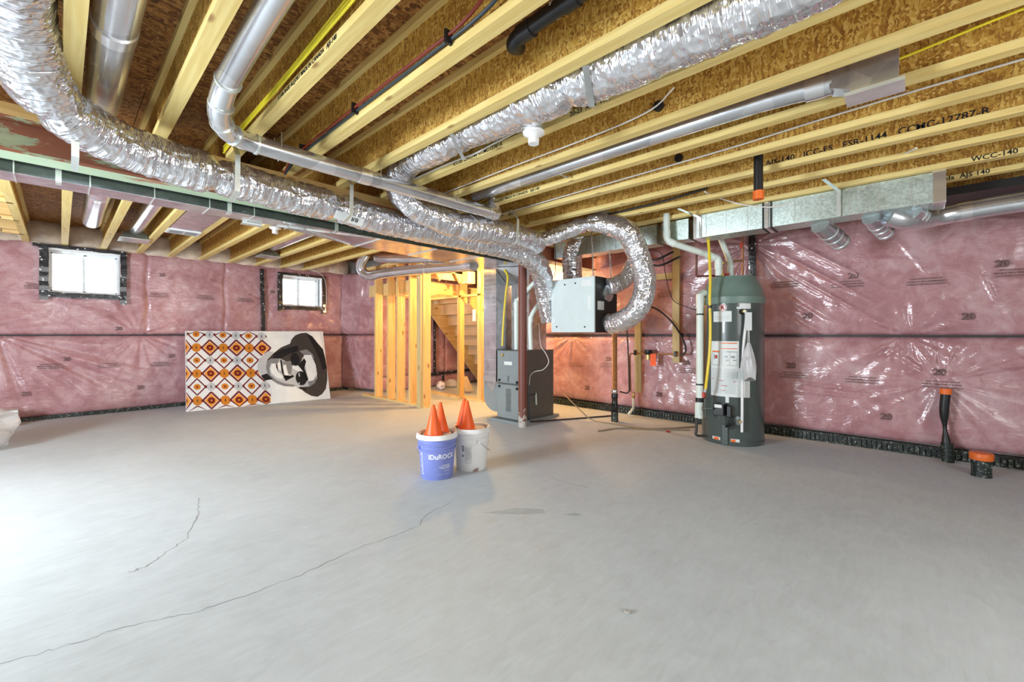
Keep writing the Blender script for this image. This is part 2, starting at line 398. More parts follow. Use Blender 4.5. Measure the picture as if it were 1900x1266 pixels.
# ------------------------------------------------------------------ floor and ceiling
ZJ = 2.35            # underside of joists
ZS = 2.65            # underside of subfloor
fl = struct(MB().box(-3.3, 7.4, -2.7, 8.7, -.15, 0).build('floor', CONC))
def crack(pts, w=.004, name='crack'):
    P = []
    for a, b in zip(pts[:-1], pts[1:]):
        for k in range(8):
            t = k/8; P.append((a[0]+(b[0]-a[0])*t+random.uniform(-.012, .012), a[1]+(b[1]-a[1])*t+random.uniform(-.012, .012)))
    P.append(pts[-1][:2]); mb = MB(); vs = []; fs = []
    for i, p in enumerate(P):
        q = P[min(i+1, len(P)-1)]; o = P[max(i-1, 0)]; d = Vector((q[0]-o[0], q[1]-o[1])).normalized(); ww = w*random.uniform(.3, 1)/2
        vs += [(p[0]-d.y*ww, p[1]+d.x*ww, .0006), (p[0]+d.y*ww, p[1]-d.x*ww, .0006)]
    for i in range(len(P)-1): fs.append((2*i, 2*i+1, 2*i+3, 2*i+2))
    return mb.add(vs, fs).build(name, BRICK, fl)
crack([(-0.144, 2.315, 0.000), (0.011, 2.261, 0.000), (0.186, 2.242, 0.000), (0.359, 2.151, 0.000), (0.604, 2.112, 0.000), (0.788, 2.113, 0.000), (1.136, 2.147, 0.000), (1.452, 2.128, 0.000), (1.586, 2.237, 0.000), (1.845, 2.276, 0.000)], .003)
crack([(0.231, 2.734, 0.000), (0.287, 2.743, 0.000), (0.360, 2.829, 0.000), (0.481, 2.953, 0.000), (0.583, 3.250, 0.000), (0.663, 3.608, 0.000)], .004)
crack([(2.674, 2.054, 0.000), (2.671, 1.881, 0.000), (2.702, 1.733, 0.000)], .005)
def smear(pts):
    return MB().add([(p[0], p[1], .0005) for p in pts], [tuple(range(len(pts)))]).build('smear', STAIN, fl)
smear([(1.849, 1.992, 0.000), (1.955, 1.927, 0.000), (2.053, 1.884, 0.000), (2.161, 1.744, 0.000), (2.118, 1.692, 0.000), (1.984, 1.812, 0.000)])
smear([(2.183, 1.600, 0.000), (2.257, 1.556, 0.000), (2.263, 1.503, 0.000), (2.210, 1.536, 0.000)])

ceil = struct(MB().box(-3.3, 7.4, -2.7, 8.7, ZS+.016, ZS+.12).build('ceiling', CWALL))
y = -2.7; row = 0
while y < 8.69:
    x = -3.3-(row % 2)*1.22
    while x < 7.39:
        x0, x1 = max(x, -3.3)+.002, min(x+2.44, 7.4)-.002
        if x1-x0 > .05:
            y1 = min(y+1.22, 8.7)
            o = MB().box(x0, x1, y+.002, y1-.002, ZS, ZS+.016).build('subfloor_panel', OSBC, ceil)
        x += 2.44
    y += 1.22; row += 1
# stamps on the subfloor
mb = MB(); put_text(mb, 'APA', .085, (.28, 1.90, ZS-.001), (.8, -.6, 0), (-.6, -.8, 0), .002)
put_text(mb, 'SOLIDDO', .05, (.26, 1.80, ZS-.001), (.8, -.6, 0), (-.6, -.8, 0), .001)
mb.build('stamp', INK, ceil)

# ------------------------------------------------------------------ insulated walls
def crease(Sg, Zg, a, b, wd, amp):
    ax, az = a; bx_, bz = b; dx, dz = bx_-ax, bz-az; l2 = dx*dx+dz*dz
    t = np.clip(((Sg-ax)*dx+(Zg-az)*dz)/l2, 0, 1); d2 = (Sg-ax-t*dx)**2+(Zg-az-t*dz)**2
    return amp*np.exp(-d2/(wd*wd))*np.sin(np.pi*np.clip(t, .04, .96))
def pinch(Sg, Zg, p, R, n, amp, ph=0):
    dx, dz = Sg-p[0], Zg-p[1]; r = np.hypot(dx, dz)+1e-6; th = np.arctan2(dz, dx)
    return amp*np.exp(-(r/R)**1.3)*np.minimum(r/.08, 1)*(.6*np.sin(n*th*.5+ph+2.2*np.sin(2*th+ph))*np.sin(3*th+1.3*ph)+.35*np.sin(n*th*.83+2*ph))
def blanket(name, mapf, s0, s1, z0, z1, parent, extra, holes=(), seed=1, step=.018, bulge=.05, mat=None, rnd=.14):
    ns, nz = int((s1-s0)/step)+1, int((z1-z0)/step)+1
    s = np.linspace(s0, s1, ns); z = np.linspace(z0, z1, nz); Sg, Zg = np.meshgrid(s, z, indexing='ij')
    e = np.minimum(np.minimum(Zg-z0, z1-Zg)/rnd, 1); D = bulge*np.sqrt(np.clip(1-(1-e)**2, 0, 1))
    D += .016*vnoise(ns, nz, (s1-s0)*1.3, (z1-z0)*1.6, seed)+.008*vnoise(ns, nz, (s1-s0)*4, (z1-z0)*5, seed+1)+.0035*vnoise(ns, nz, (s1-s0)*13, (z1-z0)*9, seed+2)
    D += extra(Sg, Zg)
    vs = [mapf(a, b, c) for a, b, c in zip(Sg.ravel(), Zg.ravel(), D.ravel())]; fs = []
    org = wloc(parent)
    for i in range(ns-1):
        sm = (s[i]+s[i+1])/2
        for k in range(nz-1):
            zm = (z[k]+z[k+1])/2
            if any(h[0] < sm < h[1] and h[2] < zm < h[3] for h in holes): continue
            fs.append((i*nz+k, (i+1)*nz+k, (i+1)*nz+k+1, i*nz+k+1))
    me = bpy.data.meshes.new(name); me.from_pydata([(v[0]-org.x, v[1]-org.y, v[2]-org.z) for v in vs], [], fs)
    me.materials.append(mat or INS)
    for p in me.polygons: p.use_smooth = True
    o = bpy.data.objects.new(name, me); C.objects.link(o); o.parent = parent; WL[o.name] = org; return o
def film_label(mb, o, ax, ay, wd=.25):
    o, ax, ay = Vector(o), Vector(ax), Vector(ay); az = ax.cross(ay)
    for dz, t, f in ((.030, .0018, .8), (.022, .0018, .8), (-.020, .0018, .95), (-.030, .0025, 1)):
        mb.obox(o+ay*dz, ax, ay, az, wd/2*f, t, .0004)
    x = -wd/2
    while x < wd/2-.01:
        w_ = random.uniform(.006, .022); mb.obox(o+ax*(x+w_/2), ax, ay, az, w_/2, random.uniform(.004, .007), .0004); x += w_+random.uniform(.003, .012)
SEAMZ = 1.13
# --- left wall (two windows), Y = 8.4
YL = 8.4
W1 = (-.12, .60, 1.70, 2.29); W2 = (2.77, 3.50, 1.66, 2.22)
wl = root('wall_left', (2, YL+.1, 0), 'pink insulated basement wall with two small windows', None, None, 'structure')
mb = MB()
for a in ((-3.3, W1[0]), (W1[1], W2[0]), (W2[1], 4.34)): mb.box(a[0], a[1], YL+.10, YL+.32, 0, ZS+.1)
for W in (W1, W2): mb.box(W[0], W[1], YL+.10, YL+.32, 0, W[2]); mb.box(W[0], W[1], YL+.10, YL+.32, W[3], ZS+.1)
mb.build('concrete', CWALL, wl)
ml = lambda s, z, d: (s, YL+.06-d, z)
def exL_up(s, z):
    D = pinch(s, z, (.80, SEAMZ), .55, 22, .016)+pinch(s, z, (.0, 1.62), .35, 14, .010, 1)+pinch(s, z, (2.5, 1.72), .4, 18, .012, 2)+pinch(s, z, (3.2, 1.62), .3, 24, .008)
    for a in (.9, 1.9, 3.95): D = D-.02*np.exp(-((s-a-.01*np.sin(z*9))/.02)**2)
    D += pinch(s, z, (-.9, SEAMZ), .9, 26, .02)
    return D
def exL_lo(s, z):
    D = pinch(s, z, (.82, SEAMZ), .5, 26, .018, .5)+pinch(s, z, (-.55, SEAMZ), 1.2, 30, .028)+pinch(s, z, (2.1, SEAMZ), .5, 20, .012)
    for k in range(7): D += crease(s, z, (-.5+.1*k, 1.0-.03*k), (.1+.22*k, .12+.05*k), .03, .014)
    D -= .02*np.exp(-((s-3.95)/.02)**2); return D
blanket('insulation_blanket', ml, -3.3, 4.02, SEAMZ, 2.37, wl, exL_up, [(W1[0]-.0, W1[1], W1[2], W1[3]), (W2[0], W2[1], W2[2], W2[3])], 11)
blanket('insulation_blanket', ml, -3.3, 4.02, .035, SEAMZ-.008, wl, exL_lo, (), 21)
MB().box(-3.3, 4.05, YL+.02, YL+.10, SEAMZ-.012, SEAMZ+.004).build('seam_strap', RUB, wl)
MB().box(-3.3, 4.05, YL+.005, YL+.10, 0, .05).build('drain_membrane', MEMB, wl)
# bulging film between joist ends at the top of the wall
JX = [-.275, .072, .45, .838, 1.203, 1.605, 2.005, 2.405, 2.81, 3.207, 3.62, 4.0, 4.43, 4.83, 5.23]
rimf = lambda s, z, d: (s, YL+.08-d, z)
rim = blanket('rim_film', rimf, -3.3, 4.05, 2.34, ZS, wl, lambda s, z: .05*np.abs(np.sin((s-.04)*PI/.403))+.03*pinch(s, z, (1, 2.4), .9, 9, .5), (), 31, .03, .05, RIM)
# printing on the film
mb = MB(); put = lambda x, z, sz=.075: put_text(mb, '20', sz, (x, YL-.012, z), (1,0,0), (0,0,1), .002)
for x, z in ((1.07, 2.05), (.58, 1.22), (.06, .80), (1.18, .80), (.82, .34), (-.31, .36), (2.62, 1.9)): put(x, z)
mb.build('printed_number', INKS, wl)
mb = MB()
for x, z in ((-.20, 1.77), (1.03, 1.74), (-.09, .71), (.48, .69), (1.05, .68), (1.62, 1.74), (2.19, 1.73)): film_label(mb, (x, YL-.014, z), (1,0,0), (0,0,1))
mb.build('printed_film_text', INKS, wl)
def tape_strip(pts, wd, parent, nrm, name='black_tape', mat=None):
    mb = MB(); nrm = Vector(nrm)
    P = resample(pts, .04) if len(pts) > 2 else [Vector(pts[0]).lerp(Vector(pts[1]), i/12) for i in range(13)]
    d = (P[-1]-P[0]).normalized(); r = d.cross(nrm).normalized(); vs = []; fs = []
    for i, p in enumerate(P):
        j = random.uniform(-.004, .004); k = random.uniform(0, .006)
        for sgn in (-1, 1): vs += [p+r*(sgn*wd/2+j)+nrm*(.012+k), p+r*(sgn*wd/2+j)+nrm*.0]
    for i in range(len(P)-1):
        a = 4*i; fs += [(a, a+4, a+6, a+2), (a+1, a, a+4, a+5), (a+2, a+6, a+7, a+3)]
    mb.add(vs, fs); return mb.build(name, mat or BTAPE, parent)
tape_strip([(2.445, YL-.02, 2.30), (2.45, YL-.025, 1.9), (2.46, YL-.025, 1.5), (2.47, YL-.02, 1.14)], .065, wl, (0,-1,0))
for n, W in (('window_1', W1), ('window_2', W2)):
    wr = root(n, ((W[0]+W[1])/2, YL+.2, W[2]), 'small white sliding basement window '+('left' if n[-1] == '1' else 'right')+' of the two in the insulated wall', None, None, 'structure')
    x0, x1, z0, z1 = W; f = .028; xm = (x0+x1)/2-.01
    mb = MB(); mb.box(x0-.02, x1+.02, YL+.13, YL+.19, z0-.02, z0+f).box(x0-.02, x1+.02, YL+.13, YL+.19, z1-f, z1+.02).box(x0-.02, x0+f, YL+.131, YL+.189, z0, z1).box(x1-f, x1+.02, YL+.131, YL+.189, z0, z1)
    mb.build('window_frame', FRAMEW, wr)
    for k, (a, b) in enumerate(((x0+f, xm+.015), (xm-.015, x1-f))):
        yy = YL+.15+.025*k; mb = MB(); g = .016
        mb.box(a, b, yy, yy+.02, z0+f, z0+f+g).box(a, b, yy, yy+.02, z1-f-g, z1-f).box(a, a+g, yy, yy+.02, z0+f, z1-f).box(b-g, b, yy, yy+.02, z0+f, z1-f)
        sf = mb.build('sash', FRAMEW, wr)
        bx('pane', GLASS, sf, a+g, b-g, yy+.008, yy+.012, z0+f+g, z1-f-g)
    # film lining of the reveal and crumpled black tape round it
    mb = MB(); e = .012
    mb.box(x0-.03, x1+.03, YL-.02, YL+.13, z0-.02, z0+.002).box(x0-.03, x1+.03, YL-.02, YL+.13, z1-.002, z1+.02).box(x0-.03, x0, YL-.02, YL+.13, z0, z1).box(x1, x1+.03, YL-.02, YL+.13, z0, z1)
    mb.build('reveal_film', WPL, wr)
    y_ = YL-.03
    for a, b, wd in (((x0-.03, y_, z0-.10), (x0-.03, y_, z1+.05), .085), ((x1+.03, y_, z0-.13), (x1+.03, y_, z1+.05), .07), ((x0-.06, y_-.004, z0-.03), (x1+.05, y_-.004, z0-.03), .07), ((x0-.13 if n[-1] == '1' else x0-.06, y_-.004, z1+.03), (x1+.05, y_-.004, z1+.03), .045)):
        tape_strip([a, b], wd, wr, (0,-1,0))

# --- jog and stair nook walls
nk = root('wall_nook', (5.6, 7.45, 0), 'pink insulated wall behind the stairs with black taped seams', None, None, 'structure')
MB().box(4.36, 7.4, 7.56, 7.75, 0, ZS+.1).box(4.36, 4.5, 7.76, 8.72, 0, ZS+.1).box(7.2, 7.4, 5.0, 7.6, 0, ZS+.1).box(5.75, 7.25, 5.0, 5.2, 0, ZS+.1).build('concrete', CWALL, nk)
jog = lambda s, z, d: (4.0+.28*s-d*.95, 8.42-.92*s-d*.2, z)
exJ = lambda s, z: pinch(s, z, (.55, 1.75), .5, 22, .03)+pinch(s, z, (.3, SEAMZ), .4, 18, .02)+pinch(s, z, (.5, .3), .4, 14, .02)
blanket('insulation_blanket', jog, 0, 1, SEAMZ, 2.37, nk, exJ, (), 41, .02, .10)
blanket('insulation_blanket', jog, 0, 1, .04, SEAMZ-.01, nk, exJ, (), 43, .02, .10)
mn = lambda s, z, d: (s, 7.50-d, z)
exN = lambda s, z: sum((-.03*np.exp(-((s-a)/.02)**2) for a in (4.75, 5.15, 5.43, 5.8, 6.2)), 0)+pinch(s, z, (5.6, .75), .5, 12, .015)
blanket('insulation_blanket', mn, 4.25, 7.2, .3, ZS, nk, exN, (), 51, .025, .05)
blanket('insulation_blanket', mn, 4.25, 7.2, .02, .29, nk, exN, (), 52, .025, .04)
for a, b in (((5.478, 7.410, 1.854), (5.478, 7.410, 0.249)), ((5.215, 7.410, 0.268), (7.421, 7.410, 0.349)), ((5.700, 7.400, 0.257), (5.700, 7.400, 0.034)), ((5.208, 7.400, 1.793), (5.428, 7.400, 1.759))):
    tape_strip([a, b], .055, nk, (0,-1,0))
me_ = lambda s, z, d: (7.16-d, s, z)
blanket('insulation_blanket', me_, 5.2, 7.5, .02, ZS, nk, lambda s, z: 0*s, (), 61, .05)

# --- right wall X = 5.57
XR = 5.57
wr_ = root('wall_right', (XR+.1, 1.3, 0), 'long pink insulated wall behind furnace and water heater', None, None, 'structure')
bx('concrete', CWALL, wr_, XR+.08, XR+.28, -2.7, 5.2, 0, ZS+.1)
mr = lambda s, z, d: (XR+.05-d, s, z)
def exR_up(s, z):
    D = pinch(s, z, (-.02, SEAMZ), .45, 20, .014)+pinch(s, z, (1.35, 2.2), .5, 26, .02)
    rs = random.Random(5)
    for k in range(17):
        y0 = 1.28-rs.uniform(0, .35); z0 = 2.25-k*.05+rs.uniform(-.03, .03); ln = rs.uniform(.45, 1.25)
        D += crease(s, z, (y0, z0), (y0-ln*.80, z0-ln*.60), rs.uniform(.010, .020), rs.uniform(.008, .018))
    for a, b in (((.1, 2.1), (-.2, 1.6)), ((-.3, 2.2), (-.8, 2.1)), ((-.45, 1.75), (-.6, 1.3)), ((-.55, 1.6), (-.9, 1.62)), ((.3, 1.9), (-.1, 1.85)), ((2.6, 1.95), (1.9, 1.75)), ((2.7, 1.8), (1.8, 1.55)), ((3.3, 2.0), (2.2, 1.9))):
        D += crease(s, z, a, b, .014, .013)
    return D
def exR_lo(s, z):
    D = pinch(s, z, (-.22, .70), .38, 34, .022)+pinch(s, z, (.0, SEAMZ), .5, 24, .016, .4)+pinch(s, z, (2.45, .95), .28, 30, .014)+pinch(s, z, (3.9, SEAMZ-.02), .5, 26, .018)+pinch(s, z, (2.9, SEAMZ), .3, 16, .01)
    for a, b in (((.0, 1.1), (-.22, .73)), ((-.22, .72), (-1.1, 1.1)), ((-.22, .72), (-1.0, .98)), ((1.0, .62), (.2, .55)), ((1.0, .52), (.3, .50))):
        D += crease(s, z, a, b, .014, .014)
    return D
blanket('insulation_blanket', mr, -2.5, 5.2, SEAMZ, 2.40, wr_, exR_up, (), 71, .016)
blanket('insulation_blanket', mr, -2.5, 5.2, .10, SEAMZ-.010, wr_, exR_lo, (), 81, .016)
blanket('rim_film', lambda s, z, d: (XR+.10-d, s, z), -2.5, 5.2, 2.36, ZS, wr_, lambda s, z: 0*s, (), 91, .05, .04, RIM)
MB().box(XR+.0, XR+.1, -2.5, 5.2, SEAMZ-.012, SEAMZ+.004).build('seam_strap', RUB, wr_)
mb = MB()
for k in range(200):
    y0 = -2.5+k*.0385; mb.box(XR-.035+.004*math.sin(k*1.7), XR+.1, y0, y0+.028, .004, .075+.006*math.sin(k*.9))
mb.box(XR-.02, XR+.1, -2.5, 5.2, 0, .09).box(XR-.045, XR+.1, -2.5, 5.2, 0, .012)
tag(mb.build('drain_membrane', MEMB, wr_), 'black dimpled membrane strip along the wall foot', None)
mb = MB()
for y_, z_ in ((.41, 1.74), (.80, 1.34), (-.59, 1.75), (-.39, 1.30), (.95, .79), (-.21, .79), (.16, .33), (2.47, .32), (2.11, .77), (3.61, .31), (3.24, .77), (-1.3, .8)):
    put_text(mb, '20', .085, (XR-.022, y_, z_), (0,-1,0), (0,0,1), .003)
mb.build('printed_number', INKS, wr_)
mb = MB()
for y_, z_ in ((1.01, 1.70), (.46, 1.66), (-.12, 1.64), (-.68, 1.67), (.93, .69), (.34, .68), (-.23, .68), (3.82, .66), (3.25, .68), (2.07, .67), (2.35, 1.67), (-.85, .66)):
    film_label(mb, (XR-.024, y_, z_), (0,-1,0), (0,0,1), .27)
mb.build('printed_film_text', INKS, wr_)
tape_strip([(XR-.03, 1.335, 2.36), (XR-.035, 1.33, 2.1), (XR-.03, 1.33, 1.78)], .075, wr_, (-1,0,0))

# --- walls the camera does not see
wb = root('wall_back', (2, -2.7, 0), 'insulated wall behind the viewer with a wide opening', None, None, 'structure')
MB().box(-3.3, 5.65, -2.9, -2.7, 0, .6).box(-3.3, 5.65, -2.9, -2.7, 2.3, ZS+.1).box(-3.3, -.7, -2.9, -2.7, .6, 2.3).box(2.7, 5.65, -2.9, -2.7, .6, 2.3).build('concrete', CWALL, wb)
wsd = root('wall_side', (-3.3, 3, 0), 'side wall with patio door opening', None, None, 'structure')
MB().box(-3.5, -3.3, -2.9, 2.7, 0, ZS+.1).box(-3.5, -3.3, 4.8, 8.72, 0, ZS+.1).box(-3.5, -3.3, 2.7, 4.8, 2.25, ZS+.1).build('concrete', CWALL, wsd)

# ------------------------------------------------------------------ joists
def joist_parts(y0, y1):
    r = Vector((0, 0, 0)); out = []
    for nm, a, m in (('bottom_flange', (-.064, 0, 0, .038), PINE), ('top_flange', (-.064, 0, .262, .300), PINE), ('web', (-.037, -.027, .034, .266), OSBW)):
        mb = MB().box(a[0], a[1], y0, y1, a[2], a[3]); me = bpy.data.meshes.new(nm); me.from_pydata(mb.v, [], mb.f); me.materials.append(m); out.append((nm, me))
    return out
JL = joist_parts(-2.6, 8.42); JS = joist_parts(-2.6, 5.2)
ordn = ['first', 'second', 'third', 'fourth', 'fifth', 'sixth', 'seventh', 'eighth', 'ninth', 'tenth', 'eleventh', 'twelfth', 'thirteenth', 'fourteenth', 'fifteenth']
xt = ['at the far left edge, left of foil duct', 'between foil duct and wide round pipe', 'right of the wide round pipe', 'carrying the yellow cables', 'carrying the red and blue tubing', 'between drain elbow and long foil duct', 'right of long foil duct at lamp holder', 'left of slim pipe with boot', 'right of slim pipe with boot', 'carrying a long grey cable', 'with large black lettering, behind capped pipe', 'just beyond the large lettering', 'over the galvanised duct front', 'near the right insulated wall', 'closest to the right insulated wall']
joists = []
for i, x in enumerate(JX):
    j = root('floor_joist', (x, 1.3, ZJ), ordn[i]+' wooden I-joist from the left, '+xt[i], 'joist', 'ceiling I-joists')
    for nm, me in (JL if i < 10 else JS):
        o = bpy.data.objects.new(nm, me); C.objects.link(o); o.parent = j; o.location = (0, -1.3, 0); WL[o.name] = Vector((x, 0, ZJ))
    joists.append(j)
def stamp(i, txt, yc, size=.026, dz=.019, web=False):
    mb = MB(); x = JX[i]-(.037 if web else .064); put_text(mb, txt, size, (x, yc, ZJ+dz), (0,-1,0), (0,0,1), .0008)
    mb.build('printed_lettering', INK, joists[i])
stamp(3, '4 1106 RAISE ALLJOIST MADE IN CANADA   AJS-140', 2.05, .030)
stamp(8, '4 1106 RAISE ALLJOIST MADE IN CANADA   AJS-140', 2.62, .032)
stamp(6, 'ICC-ES  ESR-1144  CCMC-12787-R', 2.15, .034); stamp(6, '20-23  APA  WPI', 1.25, .036)
stamp(10, 'AJS-140   ICC-ES   ESR-1144   CCMC-12787-R', .22, .058, .06, True)
stamp(13, 'Canada  AJS 140', -.28, .05); stamp(12, 'WCC-140  23-03', -.50, .05)
stamp(9, 'AJS-140', 2.95, .03)
# blocking between joists beyond the beam at far left
bk = root('blocking', (-.6, 6.5, ZJ), 'short wooden joists lying crosswise at the far left ceiling edge, lettered', 'joist')
for k, yy in enumerate((6.0, 6.9, 7.8)):
    MB().box(-3.2, -.30, yy, yy+.064, ZJ+.0, ZJ+.038).box(-3.2, -.30, yy, yy+.064, ZJ+.26, ZJ+.30).box(-3.2, -.30, yy+.027, yy+.037, ZJ+.03, ZJ+.27).build('crosswise_joist', STUDX, bk)
mb = MB(); put_text(mb, 'ALLJOIST  MADE IN CANADA', .05, (-.75, 6.9, ZJ+.02), (1,0,0), (0,0,1), .001); put_text(mb, 'AJS-140', .05, (-.55, 7.8, ZJ+.02), (1,0,0), (0,0,1), .001)
mb.build('printed_lettering', INK, bk)

# ------------------------------------------------------------------ steel beam and post
bm_ = root('steel_beam', (1.3, 3.50, 2.10), 'long steel I-beam with red primer and pale green patches under the joists', 'beam')
MB().box(-3.3, 5.5, 3.42, 3.58, 2.10, 2.112).build('bottom_flange', BEAMF, bm_)
MB().box(-3.3, 5.5, 3.42, 3.58, 2.278, 2.29).build('top_flange', BEAM, bm_)
MB().box(-3.3, 5.5, 3.490, 3.510, 2.112, 2.278).build('web', BEAM, bm_)
MB().box(-3.3, 5.5, 3.415, 3.418, 2.100, 2.115).build('flange_edge', BEAM, bm_)
MB().box(-3.3, 5.5, 3.41, 3.59, 2.29, ZJ).build('wood_plate', STUDX, bm_)
pp = root('steel_post', (3.895, 3.47, 0), 'red-brown round steel post, scuffed and plaster-stained at its foot', 'post')
MB().lathe([(.053, 0), (.053, 2.085)], (3.895, 3.47, 0), 28).build('shaft', POST, pp, True)
bx('cap_plate', POST, pp, 3.82, 3.97, 3.42, 3.56, 2.085, 2.10)

# ------------------------------------------------------------------ main trunk duct behind beam
td = root('trunk_duct', (1.9, 3.8, 2.04), 'long rectangular supply duct of sheet metal hung behind the steel beam, widening to the right', 'duct')
bx('narrow_section', GALVD, td, -3.2, 1.20, 3.62, 3.82, 2.04, 2.30)
v0 = [(1.20, 3.62, 2.04), (1.20, 3.82, 2.04), (1.20, 3.82, 2.30), (1.20, 3.62, 2.30)]; v1 = [(2.0, 3.62, 2.04), (2.0, 4.10, 2.04), (2.0, 4.10, 2.30), (2.0, 3.62, 2.30)]
MB().add(v0+v1, [(0,1,2,3), (7,6,5,4), (0,4,5,1), (1,5,6,2), (2,6,7,3), (3,7,4,0)]).build('transition', GALVD, td)
v0 = [(2.0, 3.62, 2.04), (2.0, 4.10, 2.04), (2.0, 4.10, 2.30), (2.0, 3.62, 2.30)]; v1 = [(4.62, 3.62, 2.04), (4.62, 4.36, 2.04), (4.62, 4.36, 2.30), (4.62, 3.62, 2.30)]
MB().add(v0+v1, [(0,1,2,3), (7,6,5,4), (0,4,5,1), (1,5,6,2), (2,6,7,3), (3,7,4,0)]).build('wide_section', GALVD, td)
bx('shaded_side_skin', GALVSHADE, td, -3.2, 4.6, 3.612, 3.62, 2.042, 2.30)  # added skin carrying the dark reflection of the near side
for x in (-.6, -.18, .12, .42, .72, 1.0): bx('seam', SEAM, td, x, x+.006, 3.608, 3.83, 2.036, 2.305)
mb = MB().bar((1.22, 3.63, 2.036), (1.98, 4.08, 2.036), .008, .004).bar((1.22, 3.80, 2.036), (1.98, 3.64, 2.036), .008, .004).bar((1.3, 3.63, 2.036), (1.3, 3.87, 2.036), .006, .004); mb.build('fold_line', SEAM, td)
for x in (2.05, 2.7, 3.3): bx('seam', SEAM, td, x, x+.010, 3.612, 4.15, 2.032, 2.04)
for x in (-.02, .83, 1.62): MB().box(x, x+.025, 3.60, 3.612, 2.03, 2.36).box(x, x+.025, 3.60, 3.66, 2.025, 2.032).build('hanger_strap', SEAM, td)
mb = MB().box(.98, 1.12, 3.83, 3.835, 2.02, 2.10).box(.98, 1.12, 3.82, 3.88, 2.02, 2.026); mb.build('joint_flange', SEAM, td)
# return-air pan between joists with grille
rp = root('return_air_pan', (1.02, 5.5, ZJ), 'flat sheet metal panel closing a joist bay with a white louvred grille at its end', 'duct panel')
bx('panel', GALVD, rp, .845, 1.135, 3.85, 6.30, ZJ-.004, ZJ)
g = bx('grille', WPL, rp, .835, 1.145, 6.12, 6.36, ZJ-.014, ZJ-.004)
for a in ((.86, .985), (1.0, 1.12)):
    for k in range(7): MB().box(a[0], a[1], 6.15+k*.026, 6.165+k*.026, ZJ-.017, ZJ-.013).build('louvre', FGREY, g)

# ------------------------------------------------------------------ foil insulated ducts
f1 = root('insulated_duct', (.6, 3.1, 1.97), 'silver foil insulated duct bending out of the far left joist bay along the beam', 'duct')
foil_tube('foil_jacket', [(-.134, -2.4, 2.45), (-.134, .4, 2.43), (-.134, 1.6, 2.42), (-.13, 2.35, 2.41), (-.115, 2.66, 2.36), (-.06, 2.88, 2.27), (.08, 3.04, 2.20), (.33, 3.14, 2.16), (.75, 3.19, 2.145), (1.15, 3.24, 2.13), (1.45, 3.25, 2.13), (1.85, 3.23, 2.09), (2.3, 3.24, 2.10), (2.75, 3.22, 2.10), (3.2, 3.14, 2.06), (3.62, 3.10, 2.00), (3.90, 3.18, 1.88), (4.08, 3.27, 1.70), (4.17, 3.30, 1.50), (4.22, 3.29, 1.30)], .122, f1, 3, [(5.4, .02), (6.15, .03), (6.95, .03)], .012)
f2 = root('insulated_duct', (1.78, 1.0, 2.2), 'long straight silver foil insulated duct hung in a middle joist bay, tied with straps', 'duct')
foil_tube('foil_jacket', [(1.765, -2.4, 2.44), (1.765, -.3, 2.40), (1.765, .5, 2.38), (1.75, 1.15, 2.405), (1.745, 1.6, 2.415), (1.745, 2.1, 2.415), (1.76, 2.5, 2.42), (1.80, 2.82, 2.43), (1.87, 3.02, 2.33), (2.05, 3.02, 2.19), (2.4, 2.97, 2.13), (2.8, 2.92, 2.13), (3.15, 2.88, 2.12), (3.5, 2.92, 2.12)], (lambda t: .128-.018*min(1, max(0, (t-.53)*12))+.016*min(1, max(0, (t-.80)*12))), f2, 13, [(3.65, .03), (4.55, .025), (6.1, .02)], .010)
MB().bar((1.60, 1.05, 2.345), (1.76, 1.12, 2.25), .03, .002).bar((1.76, 1.12, 2.25), (1.95, 1.2, 2.345), .03, .002).build('strap', CHROME, f2)
MB().bar((1.60, 2.00, 2.345), (1.76, 2.07, 2.262), .025, .002).bar((1.76, 2.07, 2.262), (1.95, 2.15, 2.345), .025, .002).build('strap', CHROME, f2)
f3 = root('insulated_duct', (3.9, 2.5, 2.1), 'foil insulated duct looping in a big arch to the lower ventilator port', 'duct')
foil_tube('foil_jacket', [(3.52, 2.92, 2.14), (3.64, 2.82, 2.20), (3.74, 2.66, 2.27), (3.82, 2.44, 2.31), (3.88, 2.28, 2.28), (3.943, 2.080, 2.174), (4.072, 2.016, 1.920), (4.158, 1.998, 1.649), (4.151, 2.078, 1.416), (4.178, 2.268, 1.285), (4.232, 2.431, 1.247)], (lambda t: .088+.030*min(1, max(0, (t-.25)*5))), f3, 23, [(.55, .02)], .011)
f4 = root('insulated_duct', (4.4, 2.4, 1.7), 'short foil insulated elbow curling into the ventilator upper port inside the big loop', 'duct')
foil_tube('foil_jacket', [(4.763, 2.302, 2.366), (4.659, 2.340, 2.099), (4.539, 2.395, 1.837), (4.408, 2.462, 1.718), (4.309, 2.524, 1.684)], .10, f4, 33, (), .010)
f5 = root('insulated_duct', (4.9, 2.9, 2.1), 'foil insulated duct rising behind the ventilator toward the right duct', 'duct')
foil_tube('foil_jacket', [(4.550, 3.188, 1.830), (4.509, 3.159, 2.115), (4.505, 3.089, 2.313), (4.576, 3.014, 2.450)], .13, f5, 43, (), .010)
MB().obox((1.52, 3.14, 2.035), (.9,-.05,-.12), (0,.72,-.7), (.1,.7,.7), .11, .035, .002).build('paper_strip', PAPER, f1)
mb = MB(); put_text(mb, 'R8', .05, (1.56, 3.128, 2.029), (.9,-.05,-.12), (0,.72,-.7), .001, .004); mb.build('printed_lettering', INK, f1)
def strap(name, pts, wd, lab, cat='strap', mat=None, grp='duct hanging straps', up=(0,0,1)):
    mb = MB()
    for a, b in zip(pts[:-1], pts[1:]): mb.bar(a, b, wd, .003, up)
    return tag(mb.build(name, mat or SEAM), lab, cat, grp)
